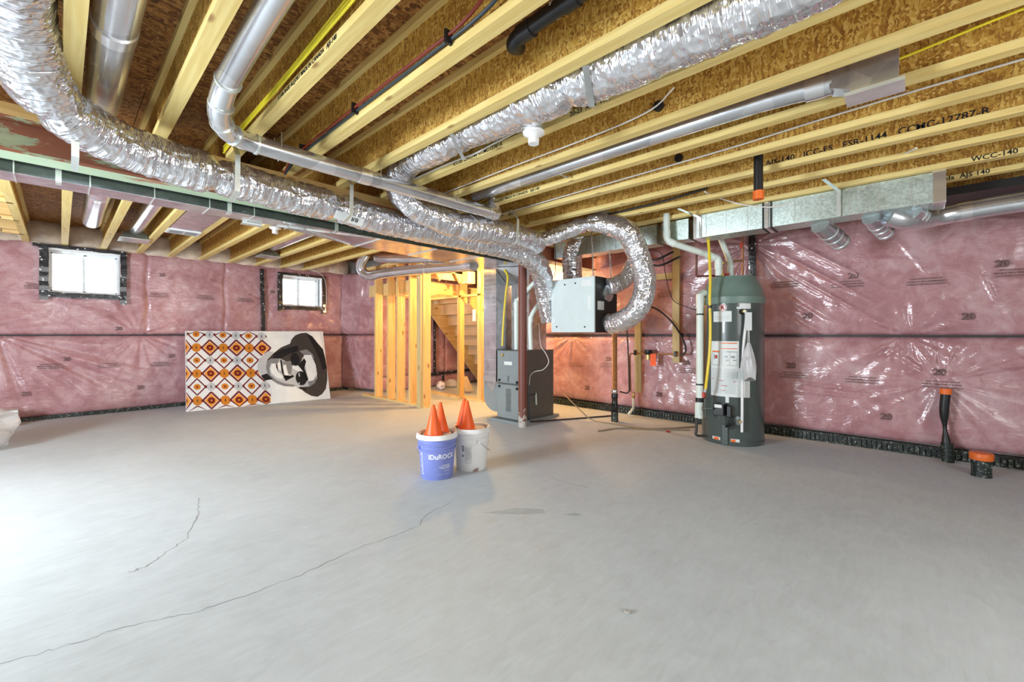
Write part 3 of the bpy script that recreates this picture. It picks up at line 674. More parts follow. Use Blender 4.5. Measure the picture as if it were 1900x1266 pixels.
for (px_, yt, yb, d), lab in zip((((0.050, 3.340, 2.374), 0, 0, 0), ((0.739, 3.043, 2.281), 0, 0, 0), ((1.462, 3.003, 2.259), 0, 0, 0), ((2.989, 2.660, 2.266), 0, 0, 0)), ('leftmost metal strap hanging the foil duct, by the duct bend', 'metal strap hanging the foil duct below the slim pipe elbow', 'metal strap hanging the foil duct left of where the second foil duct joins', 'metal strap hanging the foil ducts just left of the red post')):
    x, y_ = px_[0], 3.06 if lab[0] != 'm' or 'post' not in lab else 2.78
    yy = 3.02 if 'post' not in lab else 2.76
    strap('duct_strap', [(x, yy+.05, ZJ-.002), (x, yy-.04, 2.24), (x, yy-.03, 2.02), (x, yy+.10, 1.985)], .028, lab, up=(0,1,0))

# ------------------------------------------------------------------ slim and wide round pipes
def pipe_thing(lab, pts, r, joints=(), step=.03, name='round_duct_pipe', n=24, mat=None):
    P = [Vector(p) for p in pts]; zmin = min(p.z for p in P)
    t = root(name, (P[len(P)//2].x, P[len(P)//2].y, zmin-r), lab, 'duct pipe')
    MB().tube(pts, r, n, True, step).build('pipe', mat or PIPE, t, True)
    for c, d in joints:
        c, d = Vector(c), Vector(d).normalized(); MB().tube([c-d*.04, c+d*.04], r+.004, n).build('taped_joint', TAPE, t, True)
    return t
p1 = pipe_thing('slim round steel pipe with segmented elbow running under the joists beside the foil duct',
    [(.545, -2.2, 2.42), (.545, .5, 2.42), (.545, 1.6, 2.40), (.545, 2.30, 2.36), (.545, 2.42, 2.34), (.552, 2.56, 2.285), (.60, 2.68, 2.255), (.68, 2.75, 2.25), (.85, 2.77, 2.25), (1.5, 2.78, 2.25), (2.4, 2.78, 2.25), (2.68, 2.78, 2.255)], .052, [((.545, .9, 2.418), (0,1,0)), ((1.45, 2.78, 2.25), (1,0,0))])
for c, d in (((.546, 2.36, 2.352), (0,1,-.1)), ((.552, 2.52, 2.30), (0,1,-.5)), ((.585, 2.65, 2.262), (.35,1,-.2)), ((.66, 2.735, 2.25), (1,.6,0)), ((.78, 2.77, 2.25), (1,.05,0))):
    d = Vector(d).normalized(); MB().tube([Vector(c)-d*.006, Vector(c)+d*.006], .058, 24).build('elbow_ring', SEAM, p1, True)
foil_tube('taped_end_elbow', [(2.64, 2.78, 2.255), (2.76, 2.80, 2.26), (2.78, 2.83, 2.33), (2.78, 2.85, 2.42)], .058, p1, 77, (), .004, mat=TAPE)
for x in (.9, 1.55, 2.25): MB().tube([(x, 2.72, ZJ), (x, 2.722, 2.25), (x, 2.78, 2.192), (x, 2.838, 2.25), (x, 2.84, ZJ)], .0025, 6).build('wire_hanger', CHROME, p1)
p2 = pipe_thing('wide round steel pipe lying in the joist bay at upper left, taped at mid length', [(.155, -2.3, 2.44), (.155, 1.0, 2.44), (.16, 3.35, 2.45)], .074, [((.156, 2.45, 2.443), (0,1,0))])
def boot(parent, cx, cy, w, l, zb, nm='register_boot'):
    MB().add([(cx-w/2, cy-l/2, zb), (cx+w/2, cy-l/2, zb), (cx+w/2, cy+l/2, zb), (cx-w/2, cy+l/2, zb), (cx-w/2+.02, cy-l/2+.05, zb+.08), (cx+w/2-.02, cy-l/2+.05, zb+.08), (cx+w/2-.02, cy+l/2-.03, zb+.14), (cx-w/2+.02, cy+l/2-.03, zb+.14)], [(0,3,2,1), (4,5,6,7), (0,1,5,4), (1,2,6,5), (2,3,7,6), (3,0,4,7)]).build(nm, GALV, parent)
    MB().box(cx-w/2-.015, cx+w/2+.015, cy-l/2-.015, cy+l/2+.015, zb-.008, zb).build('boot_flange', SEAM, parent)
p3 = pipe_thing('bright round steel pipe end beyond the beam, nearest the left window', [(.36, 4.9, 2.46), (.30, 5.05, 2.45), (.25, 5.2, 2.44), (.24, 5.5, 2.43), (.24, 6.7, 2.42)], .085, [((.24, 5.4, 2.432), (0,1,0))])
p4 = pipe_thing('round steel pipe beyond the beam ending in a register boot above the left window', [(.64, 4.0, 2.45), (.64, 5.4, 2.45), (.64, 7.0, 2.45)], .07)
boot(p4, .64, 7.2, .26, .30, 2.34)
p5 = pipe_thing('round steel pipe beyond the beam ending in a register boot above the taped wall seam', [(2.20, 4.5, 2.46), (2.20, 5.8, 2.46), (2.20, 7.0, 2.46)], .062)
boot(p5, 2.20, 7.25, .26, .26, 2.34)
p6 = pipe_thing('shiny round pipe with elbow turning under the wide trunk duct toward the stud wall', [(3.678, 4.118, 2.040), (3.699, 4.827, 2.082), (3.640, 5.549, 2.111), (3.567, 6.212, 2.119), (3.493, 6.510, 2.104), (3.438, 6.642, 2.192), (3.401, 6.608, 2.318), (3.413, 6.449, 2.460)], .078, [((3.672, 5.178, 2.101), (.6,-.5,0))])
p7 = pipe_thing('second shiny round pipe above the first, running from the elbow toward the trunk duct', [(3.740, 4.637, 2.210), (3.665, 5.303, 2.266), (3.547, 6.013, 2.336), (3.559, 6.367, 2.398)], .07)
p8 = pipe_thing('slim grey round pipe in a right joist bay ending in a rectangular boot', [(2.60, 2.9, 2.42), (2.60, 1.5, 2.42), (2.60, .60, 2.41), (2.60, .27, 2.385)], .056, [((2.60, .34, 2.39), (0,1,.05))])
MB().add([(2.55, .28, 2.34), (2.65, .28, 2.34), (2.65, .28, 2.43), (2.55, .28, 2.43), (2.54, .20, 2.30), (2.63, .20, 2.30), (2.63, .20, 2.44), (2.54, .20, 2.44)], [(0,1,2,3), (7,6,5,4), (0,4,5,1), (1,5,6,2), (2,6,7,3), (3,7,4,0)]).build('boot_neck', GALVD, p8)
bx('boot_box', GALVD, p8, 2.535, 2.63, .03, .20, 2.275, 2.44)
bx('boot_flange', SEAM, p8, 2.515, 2.645, .01, .22, 2.260, 2.277)
MB().lathe([(.05, 0), (.055, .05), (.045, .09), (.05, .13)], (2.780, 1.932, 2.499), 14, (.7,-.7,0)).build('sealant_sleeve', SPATT, p8, True)
MB().bar((2.566, 2.087, 2.441), (2.710, 1.934, 2.365), .02, .004).build('hanger_strap', CHROME, p8)

# ------------------------------------------------------------------ galvanised duct on right
gd = root('galvanised_duct', (4.55, 1.0, 2.12), 'rectangular greenish galvanised duct hung under the joists above the water heater', 'duct')
bx('body', GALV, gd, 4.42, 4.66, -.20, 1.60, 2.12, 2.345)
for k, (a, b) in enumerate(((1.66, 1.95), (2.0, 2.5), (2.5, 2.9), (2.9, 3.4))): bx('body_section', GALV, gd, 4.44, 4.64, a, b-.004, 2.13, 2.340)
y = -.02
while y < 1.6: bx('crease_seam', SEAM, gd, 4.416, 4.42, y, y+.005, 2.122, 2.343); y += .187
for y in (2.15, 2.35, 2.7): bx('crease_seam', SEAM, gd, 4.436, 4.44, y, y+.006, 2.132, 2.338)
bx('foil_tape_band', TAPE, gd, 4.408, 4.67, -.202, -.13, 2.112, 2.35, bevel=.003)
bx('foil_tape_band', TAPE, gd, 4.408, 4.67, 1.52, 1.60, 2.112, 2.35, bevel=.003)
bx('drive_cleat', RUB, gd, 4.405, 4.668, .905, .918, 2.11, 2.352); bx('foil_tape_band', TAPE, gd, 4.409, 4.667, .93, .96, 2.113, 2.349)
bx('drive_cleat', RUB, gd, 4.405, 4.668, .97, .98, 2.11, 2.352)
for yy in (.42, 1.55): MB().bar((4.40, yy, 2.12), (4.40, yy, 2.33), .028, .003, (1,0,0)).bar((4.40, yy, 2.33), (4.05, yy+.06, 2.348), .028, .003).build('hanger_strap', SEAM, gd)
MB().box(4.15, 4.18, 1.0, 1.0+.001, 2.3, 2.301).v
def takeoff(lab, x, y, z, dx, dy, dz, r, ln=.22, right=False):
    d = Vector((dx, dy, dz)).normalized(); a = Vector((x, y, z)); b = a+d*ln
    t = root('takeoff_collar', tuple(b), lab, 'duct pipe', 'round takeoffs under the galvanised duct')
    pts = [a-d*.03, a, b]
    MB().tube(pts, r, 24, True).build('collar', PIPE, t, True)
    for k in (.35, .6, .9): q = a+d*ln*k; MB().tube([q-d*.006, q+d*.006], r+.005, 24).build('ring', SEAM, t, True)
    return t
takeoff('round takeoff collar under the galvanised duct, left one nearest the heater', 4.62, .56, 2.10, .85, -.35, -.38, .075, .32)
takeoff('round takeoff collar under the galvanised duct, right one by the duct end', 4.62, -.02, 2.11, .85, -.35, -.25, .075, .16)
takeoff('round takeoff collar under the galvanised duct, middle one', 4.62, .22, 2.10, .85, -.3, -.35, .06, .26)
pr9 = pipe_thing('large dark round pipe leaving the galvanised duct end along the right wall', [(4.55, .12, 2.10), (4.62, .02, 2.06), (4.75, -.08, 2.07), (4.85, -.2, 2.10), (4.87, -.5, 2.125), (4.87, -1.4, 2.15), (4.87, -2.3, 2.16)], .075, [((4.87, -.32, 2.115), (0,1,-.05))])
tag(MB().box(4.98, 5.30, -2.3, -.2, 2.28, 2.345).build('dark_gap_strip', BLACK), 'black strip filling the dark gap above the round pipe at the right edge', 'strip')  # black box added to draw the shade in the gap over the pipe

# ------------------------------------------------------------------ furnace group
fu = root('furnace', (4.32, 3.72, 0), 'grey upright furnace cabinet on a low plinth behind the red post', 'furnace')
bx('plinth', FGREY, fu, 3.90, 4.74, 3.54, 4.06, 0, .035, bevel=.004)
bx('cabinet', FSHADE, fu, 3.985, 4.66, 3.58, 4.00, .035, .93, bevel=.004)
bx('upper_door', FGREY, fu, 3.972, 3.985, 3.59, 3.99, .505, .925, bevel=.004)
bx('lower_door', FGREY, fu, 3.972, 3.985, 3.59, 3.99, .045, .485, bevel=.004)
for y_, z_ in ((3.945, .535), (3.63, .525), (3.945, .455), (3.63, .445)):
    MB().lathe([(.018, 0), (.018, .012), (.010, .02)], (3.972, y_, z_), 16, (-1,0,0)).build('knob', BLACK, fu, True)
bx('badge', PAPER, fu, 3.969, 3.972, 3.72, 3.86, .74, .785)
mb = MB()
for (ya, yb, za, zb) in ((3.76, 3.82, .52, .60), (3.73, 3.84, .14, .43)):
    z = zb
    while z > za: mb.box(3.9715, 3.9722, ya+random.uniform(0, .015), yb-random.uniform(0, .02), z-.004, z); z -= .009
mb.build('printed_instructions', INK, fu)
pl = root('supply_plenum', (4.45, 3.8, .93), 'bright sheet metal plenum rising from furnace top to the trunk duct', 'duct')
bx('plenum_box', GALVD, pl, 4.24, 4.60, 3.66, 3.98, .93, 2.04)
mb = MB().bar((4.236, 3.67, .95), (4.236, 3.97, 1.45), .008, .004, (1,0,0)).bar((4.236, 3.67, 1.45), (4.236, 3.97, 1.45), .008, .004, (1,0,0)).bar((4.236, 3.67, 1.75), (4.236, 3.97, 2.02), .008, .004, (1,0,0)); mb.build('fold_line', SEAM, pl)
MB().add([(3.98, 4.03, 2.035), (4.24, 3.66, 2.035), (4.24, 4.03, 2.035), (4.24, 4.03, 1.80), (4.24, 3.7, 1.86)], [(0,1,2), (0,3,4,1), (0,2,3), (1,4,3,2)]).build('gusset', GALVD, pl)
rd = root('return_duct', (4.27, 4.17, .1), 'tall vertical sheet metal return duct with a rounded boot left of the furnace', 'duct')
bx('riser', GALVD, rd, 4.0, 4.50, 4.04, 4.28, .50, 2.04)
z = .62
while z < 1.98: bx('cross_seam', SEAM, rd, 3.996, 4.0, 4.045, 4.275, z, z+.005); z += .17 if z < 1.3 else .06
bx('foil_tape_band', TAPE, rd, 3.992, 4.502, 4.035, 4.285, .50, .57)
prof = [(4.28, .50), (4.28, .30)]+[(4.28-.22*(1-math.cos(a)), .30-.20*math.sin(a)) for a in [PI/2*k/8 for k in range(1, 9)]]+[(4.005, .10), (4.005, .50)]
MB().prism([(p[0]-4.0, p[1]) for p in prof], (4.0, 4.0, 0), (0,1,0), (0,0,1), .50).build('boot', FGREY, rd, True)
MB().prism([(.28, .5), (.0, .5), (.13, .34)], (3.998, 4.0, 0), (0,1,0), (0,0,1), -.001).build('boot_point', GALVD, rd)
def hose(name, lab, pts, r, mat, cat='pipe', n=12, step=.025, grp=None):
    mb = MB().tube(pts, r, n, True, step); return tag(mb.build(name, mat, None, True), lab, cat, grp)
hz = root('gas_hose', (4.146, 3.985, 1.289), 'yellow corrugated gas hose dropping to the furnace left side', 'hose')
tb('hose', YEL, hz, [(4.05, 3.93, 2.0), (4.048, 3.870, 1.892), (4.028, 3.891, 1.642), (4.009, 3.912, 1.286), (3.999, 3.922, 0.986)], .014)
MB().lathe([(.012, 0), (.02, .01), (.02, .03), (.01, .04)], (3.963, 3.887, 0.846), 12).build('brass_fitting', BRASS, hz, True)
pv = root('vent_pipe_pair', (4.3, 3.6, .94), 'pair of white plastic vent pipes kinking up from furnace top behind the red post', 'pipe')
for pts in ([(4.163, 3.821, 0.934), (4.163, 3.821, 1.539), (4.182, 3.800, 1.603), (4.253, 3.505, 1.879), (4.268, 3.489, 1.984)], [(4.219, 3.614, 0.938), (4.219, 3.614, 1.341), (4.219, 3.468, 1.546), (4.190, 3.426, 1.659), (4.195, 3.421, 2.065)]):
    for a, b in zip(pts[:-1], pts[1:]): pass
    MB().tube(pts, .030, 18, True, .03).build('pipe', PVC, pv, True)
    MB().tube([Vector(pts[1])-Vector((0,0,.04)), Vector(pts[1])+Vector((0,0,.03))], .036, 18).build('coupling', PVC, pv, True)
fw = root('furnace_drain', (4.1, 3.53, 0), 'black condensate drain pipe with side branch standing against the dark furnace side', 'pipe')
MB().tube([(4.10, 3.545, .50), (4.115, 3.545, .03)], .010, 10).build('pipe', RUB, fw, True)
MB().tube([(4.10, 3.545, .36), (4.24, 3.545, .36)], .008, 10).build('branch', RUB, fw, True)
MB().tube([(4.24, 3.545, .37), (4.25, 3.545, .22)], .010, 10).build('grey_spout', PVC, fw, True)
MB().tube([(4.115, 3.53, .02), (4.5, 3.35, .012), (5.0, 3.1, .012), (5.3, 2.95, .012)], .010, 10, True, .05).build('floor_run', RUB, fw, True)
hose('furnace_wire', 'grey wire curling over the dark furnace side panel', [(4.176, 3.441, 1.281), (4.151, 3.394, 1.007), (4.154, 3.318, 0.907), (4.182, 3.288, 0.792), (4.136, 3.338, 0.698), (4.062, 3.417, 0.671), (4.025, 3.456, 0.617), (4.016, 3.466, 0.502)], .005, WCAB, 'wire', 8)

# ------------------------------------------------------------------ ventilator (white box)
hv = root('ventilator_unit', (4.35, 2.88, 1.16), 'pale square heat recovery ventilator box hung by chains with foil ducts on its sides', 'ventilator')
bx('dark_case', RUB, hv, 4.125, 4.60, 2.57, 3.19, 1.16, 1.80, bevel=.004)
bx('front_panel', HRVW, hv, 4.10, 4.125, 2.575, 3.185, 1.163, 1.797, bevel=.004)
for y_, z_ in ((2.98, 1.73), (2.83, 1.735), (3.10, 1.23), (2.70, 1.225)): MB().lathe([(.010, 0), (.010, .004)], (4.10, y_, z_), 12, (-1,0,0)).build('screw', BLACK, hv)
for a in ((2.62, 2.66, 1.42, 1.58), (3.13, 3.17, 1.28, 1.34), (2.61, 2.74, 1.69, 1.76)): bx('sticker', PAPER, hv, 4.098, 4.10, *a)
bx('side_label', PAPER, hv, 4.16, 4.30, 2.568, 2.57, 1.42, 1.52)
for z_, x_ in ((1.62, 4.36), (1.28, 4.36)): MB().lathe([(.10, 0), (.10, .03)], (x_, 2.57, z_), 24, (0,-1,0)).build('port_collar', CHROME, hv, True)
for x_, y_, zt, mt in ((4.12, 2.60, ZJ, CHROME), (4.55, 2.62, 2.12, CHROME)):
    MB().tube([(x_, y_, 1.80), (x_-.01, y_+.02, zt)], .006, 8).build('hanging_chain', mt, hv, True)
    for k in range(14): z_ = 1.82+k*(zt-1.84)/14; MB().lathe([(.010, 0), (.010, .008)], (x_, y_+.001*k, z_), 8).build('chain_link', mt, hv)
MB().tube([(4.12, 3.15, 1.80), (4.10, 3.12, 2.0), (4.06, 3.10, 2.34)], .004, 6, True, .05).build('black_cord', BLACK, hv)
# crimped joist hanger box above it
tag(bx('junction_box', GALV, None, 4.02-.16, 4.02+.02, 2.30, 2.44, 2.345, 2.47), 'small galvanised metal box fixed on the joist above the foil arch', 'box')

# ------------------------------------------------------------------ right wall plumbing
lm = root('wall_stud', (XR-.06, 2.74, .3), 'short wooden stud on the insulation behind the corrugated drain hose', 'stud', 'studs on the right wall')
bx('board', LUMBER, lm, XR-.09, XR-.05, 2.70, 2.79, .33, 1.45)
lm2 = root('wall_stud', (XR-.06, 2.21, .77), 'tall wooden stud left of the water heater with a crosspiece', 'stud', 'studs on the right wall')
bx('board', LUMBER, lm2, XR-.09, XR-.05, 2.165, 2.255, .77, ZJ); bx('crosspiece', LUMBER, lm2, XR-.085, XR-.05, 2.26, 2.66, 1.87, 1.95)
wm = root('water_meter', (XR-.15, 2.6, .84), 'water meter on copper line with bright orange tag on the pink wall', 'meter')
MB().tube([(XR-.13, 2.83, .87), (XR-.13, 2.05, .885)], .011, 10).build('copper_line', COP, wm, True)
MB().lathe([(.045, -.03), (.052, -.02), (.052, .03), (.045, .035)], (XR-.15, 2.56, .895), 20).build('register', BLACK, wm, True)
MB().lathe([(.035, -.07), (.035, .0)], (XR-.15, 2.56, .87), 16).build('brass_body', BRASS, wm, True)
bx('orange_tag', ORT, wm, XR-.175, XR-.172, 2.44, 2.52, .72, .88)
for y_ in (2.76, 2.20): bx('pipe_clamp', BLACK, wm, XR-.15, XR-.11, y_-.012, y_+.012, .85, .92)
MB().tube([(XR-.13, 2.83, .87), (XR-.13, 2.84, .82), (XR-.13, 2.83, .34)], .012, 10).build('copper_drop', COP, wm, True)
MB().lathe([(.012, 0), (.022, .02), (.022, .07), (.014, .09)], (XR-.14, 2.78, .24), 12).build('brass_valve', BRASS, wm, True)
MB().tube([(XR-.14, 2.78, .25), (XR-.15, 2.78, .12), (XR-.19, 2.83, .03)], .017, 10, True, .02).build('rubber_outlet', PVC, wm, True)
hose('black_tubing', 'thick black tubing arching from the foil duct down to the copper line', [(5.420, 2.620, 1.538), (5.420, 2.430, 1.465), (5.420, 2.249, 1.311), (5.420, 2.123, 1.129), (5.420, 2.062, 0.972), (5.420, 2.076, 0.897), (5.420, 2.130, 0.881)], .012, RUB, 'tube')
hose('thin_wire', 'thin black wire drooping in front of the tall wall stud', [(4.62, 2.25, 2.135), (5.400, 2.407, 2.232), (5.400, 2.348, 2.146), (5.400, 2.312, 1.917), (5.400, 2.220, 1.595), (5.400, 2.034, 1.483), (5.400, 1.889, 1.430)], .005, BLACK, 'wire', 8)
for k, (a, b) in enumerate((((5.3, 2.75, 2.30), (5.35, 2.1, 2.12)), ((5.3, 2.7, 2.25), (5.38, 2.2, 2.20)))):
    hose('cable_bundle', 'dark looped cable bundle under the galvanised duct beside the stud' if k == 0 else 'second dark cable loop under the galvanised duct beside the stud', [(4.60, a[1]-.05, 2.135), a, ((a[0]+b[0])/2, (a[1]+b[1])/2, min(a[2], b[2])-.08), b], .014, BLACK, 'cable')
hose('black_drop_pipe', 'dark pipe dropping below the ventilator along the short wall stud', [(5.400, 2.874, 1.293), (5.400, 2.849, 0.992), (5.400, 2.833, 0.544), (5.400, 2.841, 0.333), (5.300, 2.918, 0.343)], .010, RUB, 'pipe')
ch = root('corrugated_drain', (4.95, 2.80, 0), 'brown corrugated drain hose dropping from the ventilator to a black floor fitting', 'hose')
c0 = (4.95, 2.80)
MB().lathe([((.030 if k % 2 else .037), .42+k*.0085) for k in range(86)], (*c0, 0), 20).build('corrugated_hose', COPR, ch, True)
MB().lathe([(.038, .37), (.042, .38), (.042, .41), (.036, .42)], (*c0, 0), 20).build('metal_clamp', CHROME, ch, True)
MB().lathe([(.036, .13), (.045, .15), (.045, .22), (.038, .23), (.038, .30), (.043, .31), (.043, .36), (.036, .37)], (*c0, 0), 20).build('black_valve', BLACK, ch, True)
MB().lathe([(.052, 0), (.056, .02), (.045, .05)], (c0[0]-.04, c0[1]+.01, .19), 20, (-.75,.3,0)).build('trap_cap', RUB, ch, True)
MB().lathe([(.046, 0), (.046, .13)], (*c0, 0), 20).build('floor_socket', MEMB, ch, True)
for k, pts in enumerate(([(4.884, 3.579, 0.300), (4.669, 3.159, 0.150), (4.741, 2.999, 0.020), (4.769, 2.701, 0.010), (4.773, 2.342, 0.010), (4.995, 2.105, 0.010), (5.307, 1.902, 0.010)], [(4.297, 2.645, 0.010), (4.596, 2.531, 0.010), (4.807, 2.222, 0.010), (5.085, 1.884, 0.010)])):
    hose('floor_cable', ('tan cable trailing from the furnace across the floor to the heater', 'second tan cable lying loose on the floor by the wall')[k], pts, .008, plain('tan_cable', (.30, .22, .14), .6), 'cable', 8)
stone = MB().lathe([(.006, .0), (.013, .002), (.014, .006), (.009, .010), (.003, .011)], (1.595, 0.846, 0.000), 9).build('stone_chip', CWALL, None); tag(stone, 'small grey stone chip lying alone on the foreground floor', 'stone')
tag(MB().lathe([(.02, 0), (.03, .004), (.02, .012)], (4.846, 2.043, 0.000), 7).build('debris', RINK), 'small dark scrap on the floor left of the heater', 'scrap')

# ------------------------------------------------------------------ water heater
hx, hy, hr = 4.97, 1.39, .300
wh = root('water_heater', (hx, hy, 0), 'tall dark grey water heater tank with pale green-grey domed cap and many labels', 'water heater')
MB().lathe([(hr-.004, 0), (hr, .01), (hr, 1.47)], (hx, hy, 0), 72).build('tank', HGREY, wh, True)
MB().lathe([(hr+.006, 1.46), (hr+.010, 1.475), (hr+.010, 1.53), (hr, 1.54), (hr-.015, 1.60), (hr-.05, 1.70), (hr-.075, 1.735), (hr-.078, 1.745), (hr-.075, 1.75)], (hx, hy, 0), 72).build('cap', HCAP, wh, True)
MB().lathe([(hr+.003, .035), (hr+.004, .04), (hr+.003, .045)], (hx, hy, 0), 72, capb=False, capt=False).build('base_band', HGREY, wh, True)
def ha(px, r=hr):      # angle on the tank facing the room
    return px
A0 = math.atan2(-hy, -hx)        # toward the viewer
hc = (hx, hy, 0)
def patch(name, a0, a1, z0, z1, mat, off=.0015, parent=wh): mb = MB(); wrap_patch(mb, hc, hr, A0+a0, A0+a1, z0, z1, off, 12); return mb.build(name, mat, parent, True)
# negative angle = toward the left of the tank in the view, positive = right
patch('efficiency_label', -.62, -.02, 1.27, 1.38, PAPER)
patch('rating_label', .22, .58, 1.42, 1.475-.02, PAPER); patch('rating_label', .13, .58, 1.40, 1.42, PAPER)
L1 = patch('warning_label', -.72, .20, .80, 1.07, PAPER)
L2 = patch('instruction_label', -.72, .55, .50, .80, PAPER, .0012)
patch('small_sticker', -.21, -.10, .44, .50, PAPER)
mb = MB()
for a0, a1, z0, z1 in ((-.34, .15, 1.045, 1.055), (-.34, .15, .99, .998), (-.66, -.40, .955, .970)): wrap_patch(mb, hc, hr, A0+a0, A0+a1, z0, z1, .0025)
mb.build('orange_bars', ORG, wh)
mb = MB()
for a0, a1, z0, z1 in ((-.66, -.41, .82, .825), (-.66, -.41, .953, .956), (-.665, -.655, .82, .956), (-.415, -.405, .82, .956), (-.32, -.312, .82, .965), (-.08, -.072, .82, .965), (.14, .148, .82, .965), (-.32, .148, .82, .824), (-.32, .148, .958, .966), (-.28, -.14, .90, .92), (-.2, -.1, .87, .88), (-.04, .08, .90, .92), (.02, .12, .87, .88), (-.60, -.56, .88, .93)):
    wrap_patch(mb, hc, hr, A0+a0, A0+a1, z0, z1, .003, 3)
z = .785
while z > .53:
    for a0, a1 in ((-.68, -.30), (-.26, .14)):
        e = random.uniform(0, .05); wrap_patch(mb, hc, hr, A0+a0, A0+a1-e, z, z+.0022, .003, 4)
    z -= .009
for zz in (1.325, 1.30, 1.315): wrap_patch(mb, hc, hr, A0-.57, A0-.08, zz, zz+.002, .003, 4)
mb.build('label_print', FGREY, wh)
mb = MB()
for a0, a1, z0, z1 in ((-.42, -.25, .66, .665), (-.70, -.60, .675, .68), (-.35, -.15, .61, .616), (-.35, -.2, .56, .565), (-.55, -.47, .89, .925), (.02, .1, .655, .66)): wrap_patch(mb, hc, hr, A0+a0, A0+a1, z0, z1, .0035, 4)
mb.build('red_print', RINK, wh)
def on_tank(a, z, off=0): return Vector((hx+(hr+off)*math.cos(A0+a), hy+(hr+off)*math.sin(A0+a), z))
def rad(a): return Vector((math.cos(A0+a), math.sin(A0+a), 0))
q = on_tank(-.30, 1.415); MB().lathe([(.040, 0), (.040, .003)], q, 28, rad(-.30)).build('round_logo', WPL, wh)
mb = MB(); wrap_text(mb, 'R', .055, hc, hr, A0-.30, 1.415, bold=.003, off=.0045); mb.build('logo_letter', RINK, wh)
mb = MB()
for k in range(24): a = -.30; u = rad(a).cross(Vector((0,0,1))); th = 2*PI*k/24; th2 = 2*PI*(k+1)/24; c = q+rad(a)*.0036; mb.add([c+(u*math.cos(t)+Vector((0,0,1))*math.sin(t))*r for t, r in ((th, .036), (th2, .036), (th2, .031), (th, .031))], [(0,1,2,3)])
mb.build('logo_ring', RINK, wh)
# gas control
t_ = Vector((-math.sin(A0-.33), math.cos(A0-.33), 0))
cc = on_tank(-.33, .375, .045); gc = MB().obox(cc, t_, rad(-.33), (0,0,1), .052, .05, .060).build('gas_control', BLACK, wh, bevel=.006)
MB().obox(cc+rad(-.33)*.051+Vector((0,0,.035)), t_, rad(-.33), (0,0,1), .035, .002, .016).build('control_scale', PAPER, wh)
MB().obox(on_tank(-.08, .36, .035), t_, rad(-.2), (0,0,1), .022, .03, .055).build('igniter_block', BLACK, wh, bevel=.006)
mb = MB()
for k in range(5): mb.tube([on_tank(-.2+.03*k, .32, .05), on_tank(-.15+.05*k, .25, .05), on_tank(-.20+.02*k, .19, .02)], .004, 6, True, .02)
mb.build('igniter_wires', BLACK, wh, True)
mb = MB(); mb.tube([on_tank(-.02, .31, .03), on_tank(.06, .30, .03), on_tank(.08, .24, .03), on_tank(.02, .19, .03), on_tank(-.08, .18, .03)], .004, 6, True, .02); mb.build('coiled_wire', BLACK, wh, True)
MB().obox(on_tank(-.22, .11, .004), t_, rad(-.22), (0,0,1), .03, .012, .10).build('burner_chute', HGREY, wh, bevel=.004)
patch('hot_warning', -.66, -.38, .035, .075, PAPER); patch('hot_warning', -.05, .22, .035, .075, PAPER)
mb = MB(); wrap_patch(mb, hc, hr, A0-.61, A0-.42, .042, .070, .0025); wrap_patch(mb, hc, hr, A0-.04, A0+.10, .042, .070, .0025); mb.build('orange_warning', ORG, wh)
q = on_tank(.19, .265); MB().lathe([(.045, 0), (.045, .006), (.02, .012)], q, 24, rad(.19)).build('drain_escutcheon', FGREY, wh, True)
MB().tube([q, q+rad(.19)*.07], .012, 12).build('drain_valve', BRASS, wh, True)
q2 = on_tank(.30, 1.37); MB().lathe([(.03, 0), (.02, .02)], q2, 16, rad(.3)).build('relief_port', BLACK, wh, True)
# relief valve and its white discharge pipe
MB().tube([q2, q2+rad(.3)*.07], .014, 12).build('relief_valve', BRASS, wh, True)
MB().tube([q2+rad(.33)*.075+Vector((0,0,0)), on_tank(.36, 1.30, .05), on_tank(.27, .9, .05), on_tank(.25, .16, .045)], .013, 12, True, .03).build('discharge_pipe', WPL, wh, True)
# hanging tag and bag
tgb = root('hanging_bag', on_tank(.40, .70, .07), 'clear plastic bag of papers hanging from the heater relief valve', 'bag')
MB().obox(on_tank(.40, 1.27, .075), Vector((-math.sin(A0+.4), math.cos(A0+.4), 0)), rad(.4), (0,0,1), .028, .002, .09).build('paper_tag', PAPER, tgb)
for s_ in (-.01, .01): MB().tube([on_tank(.40+s_, 1.19, .07), on_tank(.40+s_*2, 1.06, .07)], .003, 6).build('string', WCAB, tgb)
def bagr(t): return .012+.055*math.sin(min(1, t*1.25)*PI/2)
mb = MB(); P = []
nb = 20; base = on_tank(.38, 0, .085)
for i in range(nb+1):
    t = i/nb; z_ = 1.06-.36*t
    for k in range(22):
        a = 2*PI*k/22; r_ = bagr(t)*(1+.16*math.sin(5*a+3*t)+.08*math.sin(9*a)); e = .55
        P.append(base+Vector((0,0,z_-.02*math.sin(3*a)*t))+Vector((-math.sin(A0+.38), math.cos(A0+.38), 0))*r_*math.cos(a)+rad(.38)*r_*math.sin(a)*e)
fs = [(i*22+k, i*22+(k+1) % 22, (i+1)*22+(k+1) % 22, (i+1)*22+k) for i in range(nb) for k in range(22)]+[tuple(nb*22+k for k in range(22))]
mb.add(P, fs); mb.build('film', PLAST, tgb, True)
MB().obox(on_tank(.18, .735, .10), Vector((-math.sin(A0+.3), math.cos(A0+.3), 0)), rad(.3), (.12,.0,1), .030, .012, .035).build('dark_card', FGREY, tgb)
